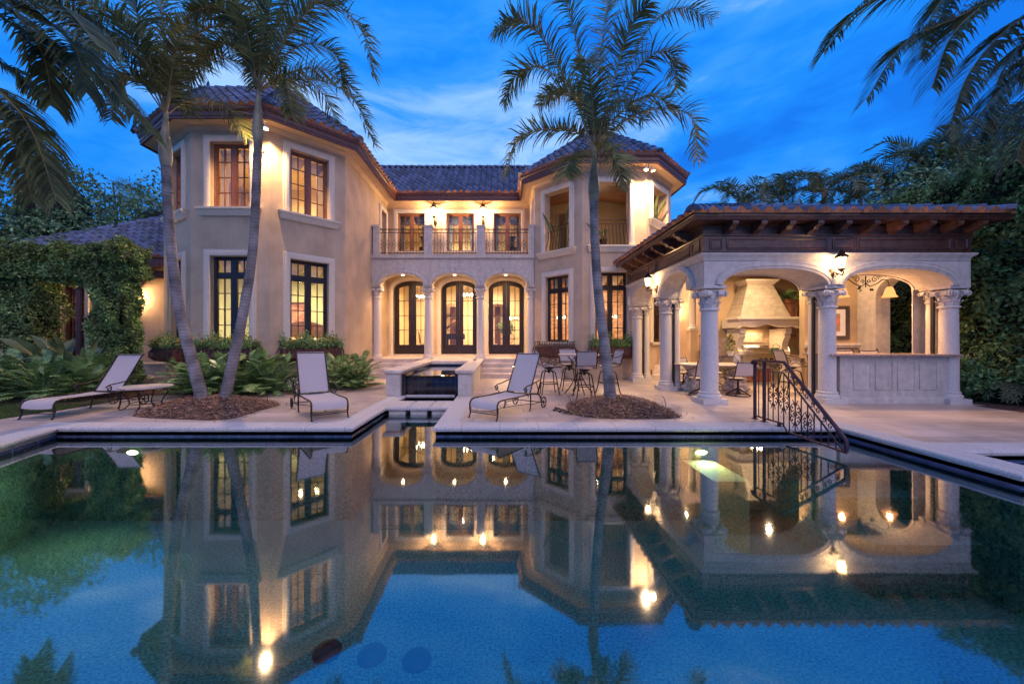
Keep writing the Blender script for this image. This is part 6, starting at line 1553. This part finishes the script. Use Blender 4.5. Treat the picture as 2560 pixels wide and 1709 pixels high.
# bronze shells on the deck
for i, (x, y, a, lab) in enumerate(((1.12, 7.55, .6, 'dark bronze shell on the deck, farthest of three beside the mulch'), (1.22, 7.38, .2, 'dark bronze shell on the deck, middle of three beside the mulch'), (1.30, 7.22, -.2, 'dark bronze shell on the deck, nearest of three beside the mulch'))):
    t = thing('shell_ornament', lab, 'ornament', (x, y, 0), a, 'bronze shells on the deck'); mb = MB()
    for k in range(7):
        f = (k-3)/3; mb.tube([(-.08, 0, .02), (0, f*.05, .055), (.09, f*.09, .012)], [.006, .016, .009], 6)
    mb.lathe([(0, 0), (.03, .01), (.02, .035), (0, .04)], (-.08, 0, 0), 10); mb.build('shell', M['iron'], t)
# palm uplight stakes in the mulch
for x, y, lab in ((-4.92, 8.15, 'thin bent metal stake at the right end of the left mulch mound'), (1.45, 7.75, 'thin bent metal stake at the left end of the right mulch mound'), (3.35, 7.75, 'thin bent metal stake in the right side of the right mulch mound')):
    t = thing('garden_stake', lab, 'stake', (x, y, 0)); mb = MB(); mb.tube([(0, 0, 0), (-.02, 0, .16), (-.05, 0, .24), (-.09, 0, .25)], .006, 5); mb.build('rod', M['iron'], t)

# ================================================================== INSIDE THE ROOMS
def chandelier(lab, loc, r=.35, arms=6, drop=.6, p=0, cat='chandelier'):
    t = thing('chandelier', lab, cat, loc); mb = MB(); mb.tube([(0, 0, 0), (0, 0, -drop)], .012, 6); mb.lathe([(0, 0), (.05, .05), (.03, .12), (.05, .2), (0, .26)], (0, 0, -drop-.1), 10)
    for k in range(arms): w = 2*pi*k/arms; d = V((cos(w), sin(w), 0)); mb.tube([V((0, 0, -drop)), d*r*.5+V((0, 0, -drop-.12)), d*r+V((0, 0, -drop-.02))], .010, 5)
    mb.build('arms', M['iron_light'], t)
    mb = MB()
    for k in range(arms): w = 2*pi*k/arms; mb.lathe([(.05, -.02), (.035, .07)], (r*cos(w), r*sin(w), -drop+.0), 10, caps=False)
    mb.build('shades', M['bulb'], t, kind='stuff')
    if p: light('POINT', V(loc)+V((0, 0, -drop-.15)), p, .1)
chandelier('glowing chandelier seen through the lower window left of the steps', (-6.35, 12.75, 4.08), .28, 6, .75)
chandelier('glowing chandelier behind the left arched door', (-4.05, 18.9, 4.43), .3, 8, .95)
chandelier('glowing chandelier behind the middle arched door', (-1.55, 18.6, 4.43), .28, 8, .9)
chandelier('low glowing candle chandelier behind the right arched door', (.78, 19.2, 4.43), .35, 8, 2.0)
chandelier('glowing chandelier behind the right bay window by the palm', (4.35, 15.2, 4.03), .22, 4, 1.75)
chandelier('glowing chandelier in the right bay seen through its left window', (2.45, 15.6, 4.03), .16, 3, 1.75)
def chair_in(lab, x, y, a, z=.7):
    t = thing('dining_chair', lab, 'dining chair', (x, y, z), a, 'oval backed dining chairs indoors')
    mb = MB(); mb.lathe([(0, .42), (.24, .42), (.25, .46), (.22, .50), (0, .51)], n=18); mb.build('seat', M['furn'], t)
    mb = MB(); k = 22; vs = [(-.22-.10*(.8+.3*sin(2*pi*i/k)), .21*cos(2*pi*i/k), .78+.26*sin(2*pi*i/k)) for i in range(k)]; vs += [(x_-.04, y_, z_) for x_, y_, z_ in vs]; mb.add(vs, [tuple(range(k)), tuple(reversed(range(k, 2*k)))]+[(i, (i+1) % k, k+(i+1) % k, k+i) for i in range(k)]); mb.build('backrest', M['furn'], t)
    mb = MB(); mb.tube([(-.24-.10*(.8+.3*sin(2*pi*i/k)), .225*cos(2*pi*i/k), .78+.28*sin(2*pi*i/k)) for i in range(k)], .02, 6, closed=True); mb.build('back_frame', M['walnut'], t)
    for dx in (-1, 1):
        for dy in (-1, 1): mb = MB(); mb.tube([(dx*.17, dy*.17, .44), (dx*.20, dy*.19, 0)], [.022, .014], 6); mb.build('leg', M['walnut'], t)
for i, (x, y, a) in enumerate(((-.35, 18.3, .7), (.95, 18.2, 2.3), (.5, 19.9, -1.6))): chair_in(['oval backed chair behind the right door, left of the table', 'oval backed chair behind the right door, right of the table', 'oval backed chair behind the right door, far side of the table'][i], x, y, a)
chair_in('oval backed chair behind the left arched door', -3.5, 18.2, .3)
t = thing('round_table', 'round dining table behind the right arched door', 'table', (.3, 18.9, .7)); mb = MB(); mb.lathe([(0, .72), (.6, .72), (.62, .75), (0, .76)], n=28); mb.lathe([(.25, 0), (.08, .1), (.07, .6), (.2, .72)], n=14); mb.build('table_top', M['walnut'], t)
def vaseplant(lab, x, y, z, r=.3):
    t = thing('potted_plant', lab, 'potted plant', (x, y, z)); mb = MB(); mb.lathe([(0, 0), (.10, 0), (.15, .15), (.1, .28), (.12, .3)], n=14); mb.build('pot', M['pot'], t); mb = MB(); blob(mb, (0, 0, .55), (r, r, r), 900, .09, .05); mb.build('foliage', M['leaf_philo'], t, smooth=None)
vaseplant('leafy arrangement on the round table behind the right door', .3, 18.9, 1.46, .38); vaseplant('leafy indoor tree behind the left door beside the column', -3.15, 18.5, 1.3, .38)
t = thing('pedestal', 'dark pedestal under the leafy tree behind the left door', 'pedestal', (-3.15, 18.5, .7)); mb = MB(); mb.lathe([(.2, 0), (.2, .05), (.1, .1), (.08, .5), (.16, .58), (.16, .60)], n=16); mb.build('column', M['walnut'], t)
t = thing('grand_piano', 'dark grand piano with raised lid behind the middle arched door', 'piano', (-2.5, 19.6, .7)); mb = MB(); mb.prism([(-.7, -.5), (.7, -.5), (.7, .2), (.3, .5), (.1, 1.0), (-.5, 1.1), (-.7, .8)], .7, .98); mb.build('case', M['black'], t); mb = MB(); mb.add([(-.7, .0, 1.0), (-.7, 1.0, 1.0), (.0, 1.0, 1.75), (.55, .1, 1.75), (.3, -.2, 1.6)], [(0, 1, 2, 3, 4)]); mb.add([(-.71, .0, 1.02), (-.71, 1.0, 1.02), (-.01, 1.0, 1.77), (.54, .1, 1.77), (.29, -.2, 1.62)], [(4, 3, 2, 1, 0)]); mb.build('lid', M['walnut'], t)
for x, y in ((-.55, -.4), (.55, -.4), (-.3, .9)): mb = MB(); mb.tube([(x, y, .7), (x, y, 0)], [.06, .04], 8); mb.build('leg', M['black'], t)
def bed(lab, x, y, z, blue=False):
    t = thing('bed', lab, 'bed', (x, y, z)); mb = MB(); mb.box(-.9, .9, -1, 1, .25, .6); mb.build('mattress', M['curtain_blue'] if blue else M['furn'], t)
    mb = MB(); k = 16; P = [(-.95, .2)]+[(-.95+1.9*i/k, 1.2+.22*sin(pi*i/k)) for i in range(k+1)]+[(.95, .2)]; F = Face((0, 1.05), (1, 1.05)); mb.panel(F, P, [], -.08, 0); fixn(mb.build('headboard', M['walnut'], t))
    for e in (-.45, .45): mb = MB(); mb.lathe([(0, 0), (.32, .02), (.34, .10), (.28, .18), (0, .2)], (e, .6, .6), 14); mb.build('pillow', M['white'], t)
bed('bed with a dark headboard seen through the lower window left of the steps', -7.9, 14.4, .7); bed('bed seen low through the middle balcony window', -1.5, 19.5, 4.63, True)
def lampi(lab, x, y, z): 
    t = thing('table_lamp', lab, 'table lamp', (x, y, z)); mb = MB(); mb.lathe([(.07, 0), (.03, .03), (.06, .15), (.02, .28)], n=12); mb.build('base', M['iron_light'], t); mb = MB(); mb.lathe([(.17, .26), (.10, .46)], n=18, caps=False); mb.build('lamp_shade', M['softshade'], t)
lampi('glowing table lamp behind the middle balcony window', -1.95, 20.2, 5.35); lampi('glowing table lamp behind the lower window by the left palms', -8.9, 14.6, 1.45)
for x, y, z, lab in ((-1.95, 20.2, 4.63, 'small dark night table under the lamp behind the balcony window'), (-8.9, 14.6, .7, 'small dark night table under the lamp in the green room')):
    t = thing('night_table', lab, 'table', (x, y, z)); mb = MB(); mb.box(-.25, .25, -.2, .2, .4, .72); mb.build('top', M['walnut'], t)
    for dx in (-.22, .22):
        for dy in (-.17, .17): mb = MB(); mb.tube([(dx, dy, .4), (dx, dy, 0)], .02, 6); mb.build('leg', M['walnut'], t)
def framed(lab, x, y, z, w, h, col):
    t = thing('framed_picture', lab, 'picture', (x, y, z)); F = Face((0, 0), (1, 0)); mb = MB(); mb.mould(F, rect(-w/2, w/2, -h/2, h/2), [(0, 0), (0, .04), (-.08, .03), (-.08, 0)], closed=True); fixn(mb.build('frame', M['walnut'], t)); mb = MB(); mb.box(-w/2+.06, w/2-.06, -.012, 0, -h/2+.06, h/2-.06); mb.build('print', mat('picture_print', col, .7, 4, .3), t)
framed('large framed picture on the green wall behind the lower left bay window', -8.6, 15.58, 2.35, 1.5, 1.1, (.45, .2, .12)); framed('framed picture on the green wall seen left of the steps', -6.6, 15.58, 2.35, .9, 1.0, (.5, .25, .15))
framed('framed picture on the stacked stone wall in the right bay', 4.2, 16.98, 2.3, 1.0, .8, (.35, .25, .2))
# curtains
def curtain(F, uc, hw, z0, z1, lab, m='curtain', swag=True, sides=True):
    t = thing('curtain', lab, 'curtain', F(uc, z0, -.5), group='curtains inside the windows'); O = V(t.location); mb = MB()
    if sides:
        for e in (-1, 1):
            n = 14; vs = []
            for z in (z0, z1):
                for k in range(n+1): f = k/n; u = uc+e*(hw+.05-f*.24); vs.append(F(u, z, -.46+.03*sin(f*pi*7)))
            mb.add(vs, [(k, k+1, n+2+k, n+1+k) for k in range(n)])
        mb.build('drape', M[m], t, O, smooth=180)
    if swag:
        mb = MB()
        for c_, w_ in ((uc-hw*.5, hw*.56), (uc+hw*.5, hw*.56)):
            n, r = 14, 7; vs = []
            for j in range(r+1):
                g = j/r
                for k in range(n+1): f = k/n*2-1; vs.append(F(c_+w_*f, z1-.42*g*(1-f*f)-.03, -.40+.03*sin(g*pi*5)))
            mb.add(vs, [(j*(n+1)+k, j*(n+1)+k+1, (j+1)*(n+1)+k+1, (j+1)*(n+1)+k) for j in range(r) for k in range(n)])
        mb.build('swag', M[m], t, O, smooth=180)
curtain(FLB, 1.12, .55, 1.3, 3.75, 'pale swag curtain inside the lower front window of the left bay', sides=False)
curtain(FC, FC.L/2, .55, 1.3, 3.75, 'pale swag curtain inside the lower window left of the steps', sides=False)
curtain(FLB, 1.12, .55, 5.1, 6.97, 'pale curtains inside the upper front window of the left bay')
curtain(FC, FC.L/2, .55, 5.1, 6.97, 'pale curtains inside the upper angled window of the left bay')
curtain(FLA, FLA.L*.52, .5, 5.1, 6.97, 'pale curtains inside the far left upper window')
for i, x in enumerate(WX): curtain(FM, x, .60, 4.8, 6.97, 'blue grey curtains inside the %s balcony window' % ['left', 'middle', 'right'][i], 'curtain_blue')
curtain(FRA, 1.02, .5, 1.3, 3.75, 'pale swag curtain inside the lower front window of the right bay', sides=False)
curtain(FRB, FRB.L/2, .5, 1.3, 3.75, 'pale swag curtain inside the lower window right of the doors', 'curtain_blue', sides=False)
# porch plants and statues
random.seed(71)
def urnplant(lab, x, y, z, n=9, L=.6):
    t = thing('potted_plant', lab, 'potted plant', (x, y, z)); mb = MB(); mb.lathe([(0, 0), (.10, 0), (.07, .08), (.14, .25), (.15, .3)], n=14); mb.build('pot', M['iron'], t); mb = MB(); sm = MB()
    for k in range(n): w = 2*pi*k/n; d = V((cos(w)*.6, sin(w)*.6, 1.2)).normalized(); sm.tube([(0, 0, .25), tuple(V((0, 0, .25))+d*L*.8)], .008, 4); bigleaf(mb, V((0, 0, .25))+d*L*.7, d, L*.7, .11)
    sm.build('stems', M['leaf_bird'], t); mb.build('foliage', M['leaf_bird'], t, smooth=180)
urnplant('tall leafy plant on the porch behind the left upper opening of the right bay', 2.35, 14.75, 4.47, 9, 1.2); urnplant('small spiky plant on the porch floor behind the middle upper opening', 3.75, 13.95, 4.72, 12, .35); urnplant('tall thin plant on the porch behind the right upper opening', 5.75, 14.6, 5.3, 8, .9)
def urnfig(lab, x):
    t = thing('urn_stand', lab, 'urn', (x, 18.0, 4.63)); mb = MB(); mb.lathe([(.14, 0), (.05, .1), (.05, .75), (.2, .85), (.24, 1.05), (.1, 1.15), (.16, 1.5), (.22, 1.55)], n=16); mb.build('body', M['black'], t)
urnfig('dark tall urn on a stand behind the left balcony window', -3.55); urnfig('dark tall urn on a stand behind the right balcony window', .55)
